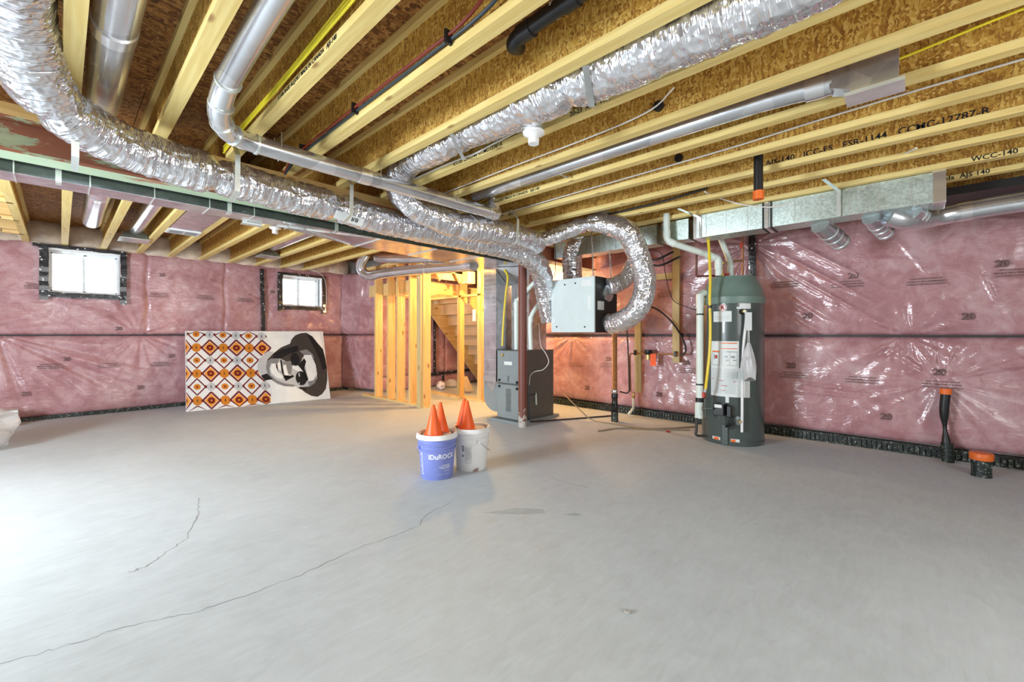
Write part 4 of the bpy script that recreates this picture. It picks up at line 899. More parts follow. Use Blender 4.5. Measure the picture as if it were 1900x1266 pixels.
# piping above the heater
vp = root('heater_vent_pipe', (4.4, 1.7, 1.75), 'white plastic vent pipe rising from heater cap, sloping left and turning up at an elbow', 'pipe')
MB().tube([(4.785, 1.474, 1.763), (4.785, 1.474, 1.924), (4.742, 1.520, 1.970), (4.380, 1.789, 2.090), (4.342, 1.830, 2.124), (4.330, 1.843, 2.180), (4.330, 1.843, 2.400)], .033, 20, True, .02).build('pipe', PVC, vp, True)
for a, b in (((4.785, 1.474, 1.832), (4.785, 1.474, 1.935)), ((4.330, 1.843, 2.158), (4.330, 1.843, 2.225)), ((4.342, 1.830, 2.118), (4.388, 1.781, 2.085)), ((4.692, 1.559, 1.991), (4.758, 1.504, 1.958))): MB().tube([a, b], .038, 20).build('coupling', PVC, vp, True)
vp2 = root('heater_intake_pipe', (4.925, 1.398, 1.770), 'second white plastic pipe slanting from heater cap up behind the duct', 'pipe')
MB().tube([(4.958, 1.407, 1.751), (4.958, 1.407, 1.873), (4.968, 1.426, 1.965), (4.989, 1.520, 2.217)], .030, 18, True, .02).build('pipe', PVC, vp2, True)
MB().tube([(4.958, 1.407, 1.774), (4.958, 1.407, 1.885)], .035, 18).build('coupling', PVC, vp2, True)
vl = root('white_standpipe', (4.703, 1.635, 0.246), 'tall white plastic pipe standing left of the water heater with black couplings', 'pipe')
MB().tube([(4.703, 1.635, 1.538), (4.700, 1.639, 0.275)], .036, 20).build('pipe', PVC, vl, True)
MB().tube([(4.703, 1.635, 1.434), (4.703, 1.635, 1.562), (4.744, 1.620, 1.587), (4.807, 1.597, 1.578)], .040, 20).build('top_elbow', PVC, vl, True)
MB().tube([(4.696, 1.643, 0.402), (4.696, 1.643, 0.240)], .042, 20).build('bottom_socket', PVC, vl, True)
MB().tube([(4.700, 1.639, 0.460), (4.700, 1.639, 0.414)], .042, 20).build('black_coupling', BLACK, vl, True)
for y_ in (584, 713): pass
MB().tube([(4.703, 1.635, 1.364), (4.703, 1.635, 1.347)], .039, 20).build('black_tie', BLACK, vl); MB().tube([(4.700, 1.639, 0.611), (4.700, 1.639, 0.594)], .039, 20).build('black_tie', BLACK, vl)
MB().tube([(4.649, 1.649, 0.246), (4.624, 1.646, 0.112), (4.610, 1.646, 0.075), (4.638, 1.617, 0.063), (4.673, 1.580, 0.063)], .013, 12, True, .015).build('black_foot_pipe', RUB, vl, True)
gh = root('heater_gas_hose', (4.483, 1.505, 0.569), 'yellow corrugated gas hose hanging down the left front of the water heater', 'hose')
tb('hose', YEL, gh, [(4.602, 1.523, 2.198), (4.561, 1.494, 1.976), (4.537, 1.476, 1.695), (4.512, 1.473, 1.484), (4.516, 1.469, 1.254), (4.512, 1.473, 0.980), (4.497, 1.489, 0.761), (4.503, 1.512, 0.572)], .014)
MB().tube([(4.502, 1.469, 1.434), (4.502, 1.469, 1.407)], .02, 12).build('black_clip', BLACK, gh)
MB().tube([(4.503, 1.512, 0.583), (4.500, 1.516, 0.550)], .016, 10).build('steel_nut', CHROME, gh)
MB().obox((4.513, 1.531, 0.520), (0,1,0), (1,0,0), (0,0,1), .012, .02, .028).build('red_valve', RINK, gh, bevel=.003)
MB().tube([(4.520, 1.523, 0.481), (4.524, 1.519, 0.343), (4.524, 1.519, 0.288)], .012, 10).build('iron_pipe', HGREY, gh, True)
MB().tube([(4.491, 1.539, 0.383), (4.552, 1.460, 0.385)], .012, 10).build('iron_branch', HGREY, gh, True)
cp = root('copper_lines', (5.072, 1.315, 1.759), 'copper water lines above the heater cap with red valve handles', 'pipe')
MB().tube([(5.127, 1.329, 2.210), (5.127, 1.329, 1.760)], .010, 10).build('riser', COP, cp, True)
MB().tube([(5.127, 1.329, 1.950), (4.961, 1.462, 1.927), (4.941, 1.484, 1.909), (4.941, 1.484, 1.768)], .010, 10, True, .01).build('branch', BRASS, cp, True)
MB().tube([(4.727, 1.682, 2.006), (4.727, 1.682, 1.783), (4.735, 1.674, 1.771), (4.918, 1.449, 1.780)], .012, 10).build('dark_line', plain('dark_red_copper', (.12, .03, .02), .4), cp, True)
MB().obox((4.887, 1.424, 1.786), (.68,-.73,0), (.73,.68,0), (0,0,1), .025, .012, .012).build('red_handle', RINK, cp, bevel=.003)
MB().obox((5.060, 1.327, 2.111), (.68,-.73,0), (.73,.68,0), (0,0,1), .010, .010, .035).build('red_handle', RINK, cp, bevel=.003)
MB().obox((4.830, 1.456, 1.772), (.68,-.73,0), (.73,.68,0), (0,0,1), .025, .004, .010).build('yellow_tag', YEL, cp)

# ------------------------------------------------------------------ capped pipes on the right
ab = root('capped_drain_pipe', (3.40, .78, 2.10), 'black pipe hanging from the joists with an orange cap at its end', 'pipe')
MB().tube([(3.40, .78, ZS-.002), (3.40, .78, 2.15)], .030, 20).build('pipe', BLACK, ab, True)
MB().tube([(3.40, .78, 2.165), (3.40, .78, 2.105)], .036, 20).build('orange_cap', ORG, ab, True)
wp = root('wall_drain_pipe', (5.44, -.23, 0), 'black pipe bulging through the wall film, taped narrow in the middle, orange cap on top', 'pipe')
def wr2(t): return .034-.020*math.exp(-((t-.52)/.14)**2)+(.008 if t > .75 else 0)
MB().tube([(5.44, -.245, .62), (5.445, -.235, .45), (5.45, -.24, .3), (5.44, -.25, .15), (5.43, -.26, .0)], wr2, 18, True, .02).build('taped_pipe', TARRED if False else BLACK, wp, True)
MB().tube([(5.43, -.252, .17), (5.425, -.26, .0)], .041, 18).build('spattered_base', TARRED, wp, True)
MB().tube([(5.44, -.245, .605), (5.44, -.245, .655)], .040, 20).build('orange_cap', ORG, wp, True)
sp = root('floor_drain_stub', (*(4.995, -0.423, 0.000)[:2], 0), 'short black mortar-spattered pipe stub on the floor with a wide orange cap', 'pipe')
sx, sy = (5.070, -0.429, 0.000)[:2]
MB().lathe([(.060, 0), (.058, .05), (.060, .14)], (sx, sy, 0), 26).build('stub', TARRED, sp, True)
MB().lathe([(.068, .135), (.070, .14), (.070, .185), (.066, .19)], (sx, sy, 0), 26).build('orange_cap', ORG, sp, True)
be = root('black_drain_elbow', (1.364, 1.067, 2.400), 'black drain pipe elbow crossing the joist bay near top centre', 'pipe')
a_, b_, c_ = Vector((1.44, 1.30, 2.49)), Vector((1.44, .98, 2.50)), Vector((1.44, .80, 2.50))
MB().tube([(1.50, 1.36, 2.52), (1.43, 1.33, 2.48), (1.41, 1.26, 2.49), (1.41, .98, 2.50), (1.43, .90, 2.51), (1.52, .86, 2.53)], .034, 20, True, .015).build('pipe', BLACK, be, True)
MB().tube([(1.41, 1.27, 2.49), (1.41, 1.20, 2.49)], .040, 20).build('coupling', BLACK, be, True); MB().tube([(1.41, 1.03, 2.50), (1.41, .96, 2.50)], .040, 20).build('coupling', BLACK, be, True)
MB().tube([(1.41, 1.08, 2.50), (1.41, 1.07, 2.50)], .036, 20).build('white_mark', WPL, be)
for (x, y_), lab in zip(((2.395, 1.05), (3.195, 1.25)), ('black pipe stub poking through the web of the joist just above the lamp holder', 'black pipe stub poking through the joist web at right of centre')):
    tag(MB().tube([(x-.05, y_, 2.46), (x-.03, y_, 2.46)], .03, 16).build('web_pipe_stub', BLACK, None, True), lab, 'pipe')

# ------------------------------------------------------------------ lamp holders
def lampholder(x, y_, z, lab):
    t = root('lamp_holder', (x, y_, z-.08), lab, 'lamp holder')
    MB().lathe([(.030, -.075), (.032, -.05), (.022, -.045), (.036, -.03), (.060, -.018), (.062, -.008), (.055, 0)], (x, y_, z), 30).build('porcelain', WPL, t, True)
    MB().lathe([(.055, 0), (.055, .04)], (x, y_, z), 8).build('octagon_box', GALV, t); return t
lampholder(*(1.836, 1.552, 2.300), 'bare white porcelain lamp holder under the joists at top centre')
lampholder(1.668, 5.25, 2.36, 'bare white porcelain lamp holder between joists beyond the beam')

# ------------------------------------------------------------------ cables
def cable(lab, pts, r, mat, name='cable', step=.04): return hose(name, lab, pts, r, mat, 'cable', 8, step)
x = JX[3]-.064
yc = [cable('lower one of the yellow cables clipped along a joist side at top left', [(x-.012, -.5, 2.44), (x-.012, .9, 2.43), (x-.012, 1.7, 2.415), (x-.012, 2.3, 2.405), (x-.012, 3.1, 2.40), (x-.014, 3.40, 2.38)], .006, YCAB),
      cable('middle one of the yellow cables clipped along a joist side at top left', [(x-.012, -.5, 2.47), (x-.012, .8, 2.465), (x-.012, 1.5, 2.44), (x-.012, 2.2, 2.418), (x-.012, 3.1, 2.413), (x-.014, 3.40, 2.40)], .005, YCAB),
      cable('upper one of the yellow cables clipped along a joist side at top left', [(x-.012, -.5, 2.50), (x-.012, .9, 2.485), (x-.012, 1.6, 2.455), (x-.012, 2.3, 2.43), (x-.012, 3.1, 2.43), (x-.014, 3.40, 2.42)], .005, YCAB)]
x = JX[4]-.064
cable('red tubing tied along a joist side left of the top centre', [(x-.02, -.4, 2.64), (x-.02, .5, 2.62), (x-.02, 1.0, 2.52), (x-.02, 1.3, 2.42), (x-.02, 1.6, 2.41), (x-.02, 2.4, 2.405), (x-.02, 3.1, 2.39), (x-.02, 3.34, 2.33)], .0075, REDP, 'red_tube')
cable('dark blue tubing tied beside the red tubing', [(x-.005, -.4, 2.60), (x-.01, .4, 2.60), (x-.01, .85, 2.50), (x-.01, 1.2, 2.405), (x-.01, 1.6, 2.395), (x-.01, 2.4, 2.39), (x-.01, 3.1, 2.375), (x-.012, 3.34, 2.32)], .0075, BLUP, 'blue_tube')
for y_, l_ in ((1.42, 'upper'), (2.25, 'middle'), (3.0, 'lower')): tag(MB().box(x-.036, x+.002, y_-.006, y_+.006, 2.375, 2.432).build('cable_tie', BLACK), l_+' black tie holding the red and blue tubing to the joist', 'tie', 'black ties on the tubing')
x = JX[6]-.064
cable('white cable along the edge of the joist below the long foil duct', [(x-.01, 1.75, 2.40), (x-.012, 2.0, 2.385), (x-.02, 2.15, 2.37), (x-.012, 2.5, 2.385), (x-.008, 3.3, 2.38)], .006, WCAB)
x = JX[7]-.064
cable('thin white cable stapled along a joist right of the lamp holder', [(x-.008, .95, 2.52), (x-.008, 1.1, 2.44), (x-.008, 1.5, 2.415), (x-.008, 2.2, 2.41), (x-.008, 2.8, 2.40), (x-.008, 3.3, 2.395)], .005, WCAB)
x = JX[9]-.064
cable('long grey cable stapled along a joist above the slim pipe boot level at right', [(x-.008, -1.0, 2.46), (x-.008, -.2, 2.455), (x-.008, .4, 2.44), (x-.008, .9, 2.42), (x-.008, 1.6, 2.41), (x-.008, 2.4, 2.40), (x-.008, 3.2, 2.39)], .006, WCAB)
x = JX[8]-.064
cable('yellow-green cable pair running out of the slim pipe boot bay at upper right', [(x-.01, -1.0, 2.53), (x-.01, -.35, 2.50), (x-.01, .05, 2.46), (x-.01, .5, 2.44), (x-.01, 1.2, 2.43)], .006, YCAB)
cable('brown cable beside the lettered joist near centre', [(x-.01, 1.4, 2.43), (x-.01, 2.0, 2.415), (x-.01, 2.6, 2.42), (x-.01, 3.1, 2.40)], .006, plain('ochre_cable', (.45, .33, .08), .6))
cable('loose white cable drooping diagonally across the galvanised duct', [(3.787, -0.037, 2.350), (4.665, 0.286, 2.498), (4.473, 0.638, 2.324), (4.395, 0.867, 2.288), (4.307, 1.107, 2.337), (4.243, 1.322, 2.439), (3.731, 1.257, 2.350)], .006, WCAB)
x = JX[11]-.064
cable('black cable lying along the joist over the galvanised duct start', [(x-.01, 1.3, 2.44), (x-.01, 1.7, 2.41), (x-.01, 2.2, 2.40), (x-.01, 2.6, 2.40)], .010, BLACK)
cable('white wire loop hanging over the right window corner', [(3.35, YL-.06, 2.36), (3.5, YL-.06, 2.27), (3.56, YL-.06, 2.1), (3.57, YL-.06, 1.75), (3.52, YL-.06, 1.60), (3.47, YL-.06, 1.66)], .005, WCAB)
cable('short white wire loop hanging from the subfloor left of centre', [(.93, 1.55, 2.60), (.90, 1.60, 2.50), (.89, 1.66, 2.47), (.87, 1.70, 2.52)], .003, WCAB)

# ------------------------------------------------------------------ stud walls and stairs
X1 = 3.82
sw = root('stud_wall', (X1, 6.5, 0), 'open pine stud wall left of the stair opening with five studs on a floor plate', 'stud wall')
bx('bottom_plate', STUDX, sw, X1-.0, X1+.09, 5.42, 7.40, 0, .035); bx('top_plate', STUDX, sw, X1, X1+.09, 5.42, 7.40, 2.30, ZJ)
for y0 in ((3.820, 6.890, 0.376)[1], (3.820, 6.475, 0.406)[1], (3.820, 6.172, 0.427)[1], (3.820, 5.809, 0.453)[1]): bx('stud', STUD, sw, X1+.0, X1+.14, y0-.0, y0+.045, .035, 2.30)
bx('stud', STUD, sw, X1+.0, X1+.14, 5.45, 5.495, .035, 2.30); bx('stud', STUD, sw, X1+.0, X1+.14, 5.50, 5.545, .035, 2.30)
bx('stud', LUMBER, sw, X1-.045, X1-.002, 5.46, 5.56, .0, 2.30)
sw2 = root('stud_wall', (4.87, 6.1, 0), 'pine framing right of the stair opening with a doubled stud and a tall post beside the return duct', 'stud wall')
bx('bottom_plate', STUDX, sw2, 4.83, 4.92, 5.20, 6.98, 0, .035)
bx('stud', LUMBER, sw2, 4.83, 4.92, 5.82, 5.86, .035, 1.80); bx('stud', STUD, sw2, 4.83, 4.92, 5.775, 5.815, .035, 2.30)
bx('stud', STUD, sw2, 4.83, 4.92, 5.24, 5.285, .035, 2.34); bx('stud', STUD, sw2, 4.83, 4.92, 5.29, 5.33, .035, 2.34)
bx('stud', LUMBER, sw2, 4.83, 4.92, 6.92, 6.96, .035, 1.80)
bx('top_plate', STUDX, sw2, 4.83, 4.92, 5.20, 6.98, 1.79, 1.825)
tag(bx('switch_box', WPL, sw2, 4.81, 4.83, 5.36, 5.43, 1.36, 1.56), 'white wall box hanging on the tall post', None)
st = root('staircase', (5.9, 7.0, 0), 'unfinished wooden stair with landing, stringers and open underside seen through the studs', 'staircase')
# landing platform
bx('landing_header', STUDX, st, X1+.15, 5.12, 5.96, 6.0, 1.83, 2.02); bx('landing_deck', PLY, st, X1+.15, 5.16, 5.96, 7.40, 2.02, 2.04)
bx('landing_joist', STUDX, st, X1+.15, 4.01, 6.0, 7.40, 1.83, 2.02)
for k in range(3): bx('landing_joist', STUDX, st, X1+.4+k*.33, X1+.44+k*.33, 6.0, 7.40, 1.83, 2.02)
bx('upper_header', STUDX, st, X1+.15, 4.83, 5.56, 5.60, 2.16, 2.26)
for k in range(2):
    xx = 4.10+k*.42; MB().prism([(0, 0), (.24, 0), (.12, -.20)], (xx, 5.60, 2.20), (1,0,0), (0,0,1), .04).build('sawtooth_block', STUD, st)
MB().box(X1+.15, 4.85, 5.66, 5.68, 2.05, 2.24).build('upper_riser_board', PLY, st)
bx('hung_ply_box', PLY, st, 4.70, 4.86, 5.42, 5.60, 2.0, 2.2)
bx('side_panel', STUDX, st, 4.95, 5.10, 5.90, 5.93, 1.70, 2.34)
n_ = 9; x0_, z0_, dx_, dz_ = 5.20, 1.98, .190, .218
for yy in (7.34, 5.95):
    poly = [(0, 0)]
    for k in range(n_): poly += [(k*dx_, -k*dz_), ((k+1)*dx_, -k*dz_)]
    poly += [(n_*dx_, -n_*dz_), (n_*dx_-.22, -n_*dz_), (-.0, -.30)]
    MB().prism([(p[0], p[1]) for p in poly], (x0_, yy, z0_), (1,0,0), (0,0,1), .038).build('stringer', STUDX, st)
for k in range(n_-1):
    xa = x0_+(k+1)*dx_; bx('riser', PLY, st, xa-.0, xa+.014, 5.96, 7.36, z0_-(k+1)*dz_+.02, z0_-k*dz_)
    bx('tread', PLY, st, xa-dx_-.01, xa+.02, 5.96, 7.36, z0_-k*dz_, z0_-k*dz_+.024)
leanb = root('leaning_board', (4.794, 5.618, 0.000), 'pale offcut board leaning under the stairs with a dark stripe', 'board')
MB().bar((5.361, 6.125, 0.046), (5.374, 6.331, 0.309), .17, .015).build('board', PLY, leanb)
# ball
bc = Vector((5.092, 6.679, 0.000)); bl_r = .092; bc = Vector((bc.x+.35, bc.y+.4, bl_r)); bc = Vector((5.306, 6.950, 0.062)); bc.z = .092
bl = root('football', (bc.x, bc.y, 0), 'small white football with dark red patches on the floor under the stairs', 'ball')
bmm = bmesh.new(); bmesh.ops.create_icosphere(bmm, subdivisions=4, radius=bl_r)
mb = MB(); mb.add([tuple(v.co+bc) for v in bmm.verts], [tuple(v.index for v in f.verts) for f in bmm.faces]); bmm.free(); mb.build('shell', WPL, bl, True)
bmm = bmesh.new(); bmesh.ops.create_icosphere(bmm, subdivisions=1, radius=1); dirs = [v.co.copy() for v in bmm.verts][:12]; bmm.free()
mb = MB()
for d in dirs:
    d = (Matrix.Rotation(.6, 3, 'X') @ Matrix.Rotation(.4, 3, 'Z') @ d).normalized(); u = d.orthogonal().normalized(); v = d.cross(u); P = []
    P = [bc+(d+(u*math.cos(2*PI*k/5)+v*math.sin(2*PI*k/5))*.38).normalized()*(bl_r+.001) for k in range(5)]+[bc+d*(bl_r+.002)]
    mb.add(P, [(k, (k+1) % 5, 5) for k in range(5)])
mb.build('patches', RINK, bl)
tag(MB().lathe([(.09, 0), (.14, .05), (.12, .14), (.05, .18)], (5.698, 7.100, 0.036)[:2]+(0,), 14).build('crumpled_film', PLAST, None, True), 'crumpled clear film lying beside the football', 'film')
for k, (px, lab) in enumerate((((4.75, 5.15), 'yellow cable bundle looping down beside the tall post'), ((4.72, 5.22), 'second yellow cable hanging by the tall post'))):
    cable(lab, [(px[0]-.5, px[1]+.3, 2.28), (px[0]-.2, px[1]+.1, 2.25), (px[0]+.06, px[1], 2.2), (px[0]+.10, px[1], 1.9), (px[0]+.09, px[1]+.02, 1.55)], .009, YCAB)

# ------------------------------------------------------------------ big leaning painting
Ab, Bb = Vector((1.26, 7.74, .0)), Vector((3.27, 7.46, .0)); ax = (Bb-Ab).normalized(); wP = (Bb-Ab).length
back = Vector((-ax.y, ax.x, 0)); hP = 1.29; lean = .50; ay = (back*lean+Vector((0,0,math.sqrt(hP*hP-lean*lean)))).normalized(); nrm = ax.cross(ay)
pa = root('painting', (Ab+Bb)/2, 'wide canvas leaning on the pink wall, orange pattern and sideways portrait with hat', 'painting')
MB().obox((Ab+Bb)/2+ay*hP/2-nrm*.018, ax, ay, nrm, wP/2, hP/2, .018).build('canvas', WPL, pa)
def pc(x, y):        # drawing units (0..1000) to canvas fraction
    t = (x-85)/1740; u = t*815/(1000-t*185); yt = 65+40*t; yb = 1065-145*t; return u, (yb-y)/(yb-yt)
def poly(mb, pts, lay, scale=True):
    P = []
    for p in pts:
        u, v = pc(*p); u = min(max(u, .002), .998); v = min(max(v, .002), .998); P.append(Ab+ax*wP*u+ay*hP*v+nrm*(.0008*lay))
    mb.add(P, [tuple(range(len(P)))])
def ell(cx, cy, rx, ry, n=22): return [(cx+rx*math.cos(2*PI*k/n), cy+ry*math.sin(2*PI*k/n)) for k in range(n)]
def col(name, c): return plain(name, c, .55, 0, .3, 0, .04)
P_RED, P_OR, P_DOR, P_BLK, P_DG, P_MG, P_LG, P_W = col('paint_maroon', (.16, .012, .012)), col('paint_orange', (.80, .30, .03)), col('paint_ochre', (.58, .20, .02)), col('paint_black', (.012, .012, .014)), col('paint_charcoal', (.055, .045, .04)), col('paint_grey', (.22, .22, .22)), col('paint_silver', (.50, .51, .52)), col('paint_white', (.80, .82, .80))
def qline(mb, a, b, w_, lay):
    w_ *= 1.5 if w_ > 2 else 1; d = Vector((b[0]-a[0], b[1]-a[1])).normalized(); n = (-d.y*w_, d.x*w_); poly(mb, [(a[0]+n[0], a[1]+n[1]), (b[0]+n[0], b[1]+n[1]), (b[0]-n[0], b[1]-n[1]), (a[0]-n[0], a[1]-n[1])], lay)
lines, orr, doc, mar, blk, grl = MB(), MB(), MB(), MB(), MB(), MB()
for k in range(48): xx = 95+k*22; qline(grl, (xx, 70), (xx, 1050), 1.2, 1)
def xcol(i): return [60, 228, 400, 570, 735, 895, 1058, 1215][i]
def yrow(j, i): t = (xcol(i)-228)/840; return [(-55, -30), (112, 155), (283, 305), (445, 457), (610, 610), (772, 765), (937, 925), (1100, 1080)][j][0]*(1-t)+[(-55, -30), (112, 155), (283, 305), (445, 457), (610, 610), (772, 765), (937, 925), (1100, 1080)][j][1]*t
for j in range(0, 8):
    for i in range(0, 8):
        cx_, cy_ = xcol(i), yrow(j, i)
        if cx_ > 1130: continue
        if (i+j) % 2 == 0:
            # diamond medallions
            rx, ry = 105, 100; filled = j % 2 == 0
            dia = [(cx_-rx, cy_), (cx_, cy_-ry), (cx_+rx, cy_), (cx_, cy_+ry)]
            c2 = [(max(85, p[0]), min(max(p[1], 70), 1060)) for p in dia]
            if filled:
                poly(orr, [(cx_-82, cy_), (cx_, cy_-78), (cx_+82, cy_), (cx_, cy_+78)], 2)
                poly(mar, ell(cx_, cy_, 45, 38), 4); poly(doc, ell(cx_, cy_, 14, 12), 5)
            else:
                poly(doc, ell(cx_, cy_, 44, 36), 4); poly(mar, ell(cx_, cy_, 13, 11), 5)
            for k in range(4): qline(lines, dia[k], dia[(k+1) % 4], 7 if filled else 5, 3)
        else:
            filled = j % 2 == 0
            if filled: poly(doc, ell(cx_, cy_, 62, 56), 3)
            else: poly(grl, ell(cx_, cy_, 52, 52), 2)
            poly(blk, [(cx_-10, cy_+26), (cx_-1, cy_-28), (cx_+10, cy_+26), (cx_, cy_+4)], 6)
            for sx_ in (-1, 1): qline(lines, (cx_+sx_*50, cy_), (cx_+sx_*74, cy_), 11, 4)
for mbb, nm, mt in ((grl, 'pale_grid', P_LG), (orr, 'orange_diamonds', P_OR), (lines, 'maroon_lattice', P_RED), (doc, 'ochre_discs', P_DOR), (mar, 'maroon_rings', P_RED), (blk, 'small_figures', P_BLK)): mbb.build(nm, mt, pa)
def layer(nm, mt, polys, lay):
    mb = MB()
    for p in polys: poly(mb, p, lay)
    mb.build(nm, mt, pa)
layer('white_ground', P_W, [[(1095, 95), (1125, 165), (1150, 240), (1190, 320), (1215, 345), (1120, 350), (1020, 420), (975, 510), (980, 570), (1010, 640), (1060, 705), (1145, 710), (1110, 760), (1150, 830), (1120, 880), (1108, 975), (1300, 965), (1850, 920), (1820, 500), (1790, 104), (1450, 96)]], 8)
layer('hat', P_DG, [[(1100, 460), (1180, 380), (1290, 300), (1405, 255), (1430, 200), (1480, 150), (1550, 125), (1620, 122), (1690, 170), (1740, 250), (1800, 330), (1815, 440), (1822, 560), (1810, 700), (1780, 810), (1730, 870), (1670, 902), (1600, 890), (1530, 850), (1480, 800), (1430, 740), (1300, 690), (1180, 640), (1110, 560)]], 9)
layer('hat_band', P_BLK, [[(1620, 122), (1690, 170), (1740, 250), (1800, 330), (1815, 440), (1822, 560), (1770, 590), (1745, 450), (1700, 330)]], 10)
layer('face', P_LG, [[(1080, 560), (1095, 480), (1150, 440), (1270, 440), (1380, 500), (1420, 540), (1500, 540), (1540, 430), (1600, 390), (1660, 440), (1695, 560), (1690, 680), (1650, 740), (1590, 780), (1520, 785), (1380, 780), (1290, 775), (1210, 745), (1130, 690), (1100, 640)]], 11)
layer('face_shadow', P_MG, [[(1085, 560), (1100, 470), (1150, 440), (1260, 445), (1230, 500), (1150, 495), (1125, 560), (1135, 640), (1200, 700), (1290, 740), (1420, 760), (1400, 782), (1290, 775), (1210, 745), (1130, 690), (1100, 640)], [(1285, 480), (1400, 470), (1400, 560), (1385, 640), (1340, 620), (1330, 540)], [(1510, 350), (1600, 330), (1660, 380), (1690, 450), (1640, 410), (1550, 390)], [(1575, 720), (1650, 700), (1690, 640), (1660, 740), (1590, 785)]], 12)
layer('face_light', P_W, [[(1135, 560), (1160, 505), (1205, 500), (1225, 600), (1280, 650), (1275, 690), (1200, 670), (1150, 620)], [(1230, 500), (1270, 480), (1280, 600), (1235, 570)], [(1560, 400), (1650, 400), (1690, 520), (1695, 640), (1640, 710), (1580, 720), (1570, 560), (1550, 480)], [(1290, 540), (1330, 510), (1350, 640), (1310, 660)], [(1420, 520), (1530, 540), (1545, 600), (1480, 600), (1400, 560)]], 13)
layer('sunglasses', P_BLK, [ell(1447, 452, 55, 80), ell(1500, 682, 66, 84), [(1480, 530), (1560, 440), (1580, 480), (1550, 560), (1585, 700), (1560, 720), (1530, 600)], [(1190, 380), (1290, 330), (1500, 280), (1500, 350), (1390, 380), (1270, 440), (1180, 440)], [(1285, 640), (1300, 690), (1400, 640), (1420, 660), (1310, 715)], [(1265, 450), (1285, 460), (1300, 680), (1270, 600)], [(1210, 500), (1225, 510), (1230, 600), (1210, 550)], [(1430, 790), (1550, 800), (1545, 825), (1500, 820)], [(1015, 645), (1090, 620), (1160, 690), (1060, 705)]], 14)
layer('neck', P_LG, [[(980, 540), (1010, 440), (1120, 352), (1200, 350), (1110, 450), (1080, 560), (1095, 640), (1030, 655), (990, 590)]], 10)
layer('lens_glint', P_LG, [ell(1480, 640, 8, 26, 12), ell(1470, 740, 9, 9, 10)], 15)

# ------------------------------------------------------------------ pails and cones
def pail(x, y_, bodymat, lab, top=.34, rb=.128, rt=.150, ribs=True, lid=True):
    t = root('pail', (x, y_, 0), lab, 'pail')
    prof = [(rb-.006, 0), (rb, .008), (rb+(rt-rb)*.62, top*.66)]
    def R(z): return rb+(rt-rb)*z/top
    prof = [(rb-.006, 0), (rb, .008), (R(.22), .22), (R(.225)+.009, .226), (R(.235)+.009, .236), (R(.24), .242), (R(.262), .262), (R(.265)+.008, .267), (R(.275)+.008, .277), (R(.28), .283), (R(.30), .300), (R(.303)+.008, .303), (R(.31)+.008, .312), (R(.315), .317), (R(top), top)]
    MB().lathe(prof, (x, y_, 0), 56).build('body', bodymat, t, True)
    if lid:
        MB().lathe([(R(top)+.010, top-.024), (R(top)+.016, top-.022), (R(top)+.012, top+.010), (R(top)+.006, top+.016), (R(top)-.006, top+.014), (R(top)-.012, top+.002), (R(top)-.02, top)], (x, y_, 0), 56).build('lid', WPL, t, True)
        MB().lathe([(.118, 0), (.118, .0008)], (x, y_, top+.0005), 40).build('lid_stain', SPATT, t)
    return t, R
blue, RB = pail(2.085, 2.785, PURP, 'periwinkle blue plastic pail with white lid holding two orange cones')
white, RW = pail(2.415, 2.74, WPL, 'white plastic pail with label behind the blue pail, holding two orange cones')
V0 = math.atan2(-2.785, -2.085)
mb = MB(); wrap_text(mb, 'IDuROCK', .052, (2.085, 2.785, 0), .14, V0+.30, .185, bold=.0012, rz=RB)
wrap_text(mb, 'DuROCK', .045, (2.085, 2.785, 0), .14, V0-1.0, .13, vertical=True, rz=RB)
for k, (a0, a1, z_) in enumerate(((.30, .78, .115), (.12, .85, .103), (.22, .80, .090), (.38, .78, .075), (.42, .8, .068), (.05, .28, .045), (.36, .8, .045))):
    a = a0
    while a < a1: w_ = random.uniform(.015, .06); wrap_patch(mb, (2.085, 2.785, 0), .14, V0+a, V0+a+w_, z_, z_+(.006 if k < 3 else .002), .001, 2, RB); a += w_+.015
mb.build('printed_lettering', WINK, blue)
V1 = math.atan2(-2.74, -2.415)
lb = MB(); wrap_patch(lb, (2.415, 2.74, 0), .14, V1-.42, V1+.02, .07, .215, .001, 8, RW); lb.build('paper_label', plain('pale_grey_label', (.62, .63, .62), .6), white)
mb = MB()
z_ = .20
while z_ > .10:
    wrap_patch(mb, (2.415, 2.74, 0), .14, V1-.38, V1-.02-random.uniform(0, .1), z_, z_+.0012, .002, 4, RW); z_ -= .0055
wrap_patch(mb, (2.415, 2.74, 0), .14, V1-.58, V1-.44, .17, .225, .002, 4, RW); wrap_patch(mb, (2.415, 2.74, 0), .14, V1-.60, V1-.46, .125, .145, .002, 4, RW)
mb.build('label_print', FGREY, white)
mb = MB(); mb.add([(2.415+.134*math.cos(V1+.05+.06*k), 2.74+.134*math.sin(V1+.05+.06*k), .004+z) for k, z in ((0, 0), (6, 0), (7, .03), (5, .02), (4, .03), (2, .015))], [(0,1,2,3,4,5)]); mb.build('dirt_smear', plain('brown_smear', (.30, .20, .17), .8), white)
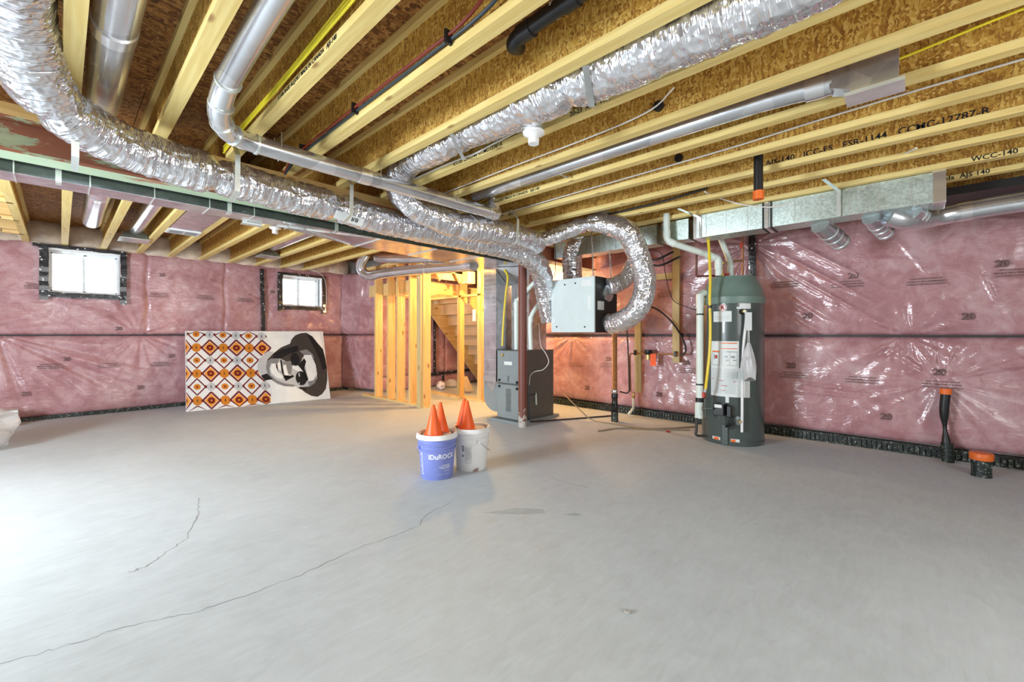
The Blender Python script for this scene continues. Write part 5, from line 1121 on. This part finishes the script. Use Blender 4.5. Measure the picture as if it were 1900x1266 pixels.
def handle(parent, x, y_, R, a0, sag, side):
    p = Vector((x+(R(.25)+.008)*math.cos(a0), y_+(R(.25)+.008)*math.sin(a0), .25)); q = Vector((x+(R(.25)+.008)*math.cos(a0+PI), y_+(R(.25)+.008)*math.sin(a0+PI), .25))
    mid = Vector((x+(R(.1)+.03)*math.cos(side), y_+(R(.1)+.03)*math.sin(side), sag)); c = Vector((x, y_, 0))
    P = []
    for k in range(13):
        th = k/12*PI; aa = a0+(side-a0)*(k/6) if k <= 6 else side+(a0+PI*(1 if side > a0 else -1)-side)*((k-6)/6)
        z_ = .25-(.25-sag)*math.sin(th); rr = R(z_)+.012+.012*math.sin(th); P.append((x+rr*math.cos(aa), y_+rr*math.sin(aa), z_))
    MB().tube(P, .0022, 8, True, .01).build('wire_handle', CHROME, parent, True)
    MB().lathe([(.018, 0), (.016, .012)], p-Vector((math.cos(a0), math.sin(a0), 0))*.006, 14, (math.cos(a0), math.sin(a0), 0)).build('handle_ear', parent.children[0].data.materials[0], parent, True)
handle(blue, 2.085, 2.785, RB, V0-1.25, .13, V0-1.25-PI/2)
handle(white, 2.415, 2.74, RW, V1+.42, .13, V1+.42+PI/2)
def cone(x, y_, z, lab, h=.235, rb=.068, tilt=0):
    t = root('traffic_cone', (x, y_, z), lab, 'cone', 'orange cones on the pails')
    MB().lathe([(rb, .006), (rb*.97, .012), (.013, h-.006), (.010, h), (.006, h)], (x, y_, z), 32).build('cone_body', CONE, t, True)
    a = rb*1.0; P = []
    for k in range(32): th = 2*PI*k/32; c_, s_ = math.cos(th), math.sin(th); rr = a*1.06/(abs(c_)**6+abs(s_)**6)**(1/6); P.append((rr*c_, rr*s_))
    MB().prism(P, (x, y_, z), (.68,-.73,0), (.73,.68,0), .0).v
    MB().prism(P, (x, y_, z), (.8,-.6,0), (.6,.8,0), .007).build('cone_base', CONE, t)
    return t
dv = Vector((.73, .68, 0)); rv = Vector((.68, -.73, 0)); zt = .3415
b0 = Vector((2.085, 2.785, 0))-dv*.045-rv*.02; cone(b0.x, b0.y, zt+.003, 'front orange cone on the blue pail lid')
b0 = Vector((2.085, 2.785, 0))+dv*.085+rv*.012; cone(b0.x, b0.y, zt+.003, 'rear orange cone on the blue pail lid, half hidden behind the front one')
b0 = Vector((2.415, 2.74, 0))-dv*.03-rv*.035; cone(b0.x, b0.y, zt+.003, 'front right orange cone on the white pail')
b0 = Vector((2.415, 2.74, 0))+dv*.085-rv*.072; cone(b0.x, b0.y, zt+.003, 'rear left orange cone on the white pail')

# ------------------------------------------------------------------ far left corner bits
lb_ = root('lettered_box', (-.42, 8.1, 0), 'cream box with black lettering on the floor at far left by the wall foot', 'box')
bx('body', PAPER, lb_, -.62, -.36, 8.05, 8.25, 0, .20); MB().prism([(0, 0), (.2, .02), (.24, .06), (.1, .05), (.02, .07)], (-.60, 8.049, .11), (1,0,0), (0,0,1), -.001).build('black_lettering', INK, lb_)
bg_ = root('plastic_bag', (-.75, 6.7, 0), 'crumpled translucent plastic sheet slumped at the left edge of the picture', 'bag')
gx = vnoise(34, 34, 7, 7, 5); P = []; fs = []
for i in range(34):
    for k in range(34):
        a = 2*PI*k/33; t = i/33; rr = .38*math.sin(PI*(.08+.62*t))*(1+.22*gx[i, k if k < 33 else 0]); P.append((-.70+rr*math.cos(a), 6.70+rr*math.sin(a), max(0.002, .52*(1-t)+.03*gx[i, k if k < 33 else 0])))
for i in range(33):
    for k in range(33): fs.append((i*34+k, i*34+k+1, (i+1)*34+k+1, (i+1)*34+k))
MB().add(P, fs).build('film', PLAST, bg_, True)

for o in bpy.data.objects:
    n = o.name.split('.')[0]
    if n in ('printed_lettering', 'printed_number', 'printed_film_text', 'printed_instructions', 'label_print', 'red_print', 'orange_bars', 'orange_warning', 'pale_grid', 'orange_diamonds', 'maroon_lattice', 'ochre_discs', 'maroon_rings', 'small_figures', 'face_light', 'face_shadow', 'sunglasses', 'lens_glint', 'patches', 'stamp', 'igniter_wires', 'louvre', 'fold_line', 'logo_ring', 'paint_detail'): o['kind'] = 'stuff'
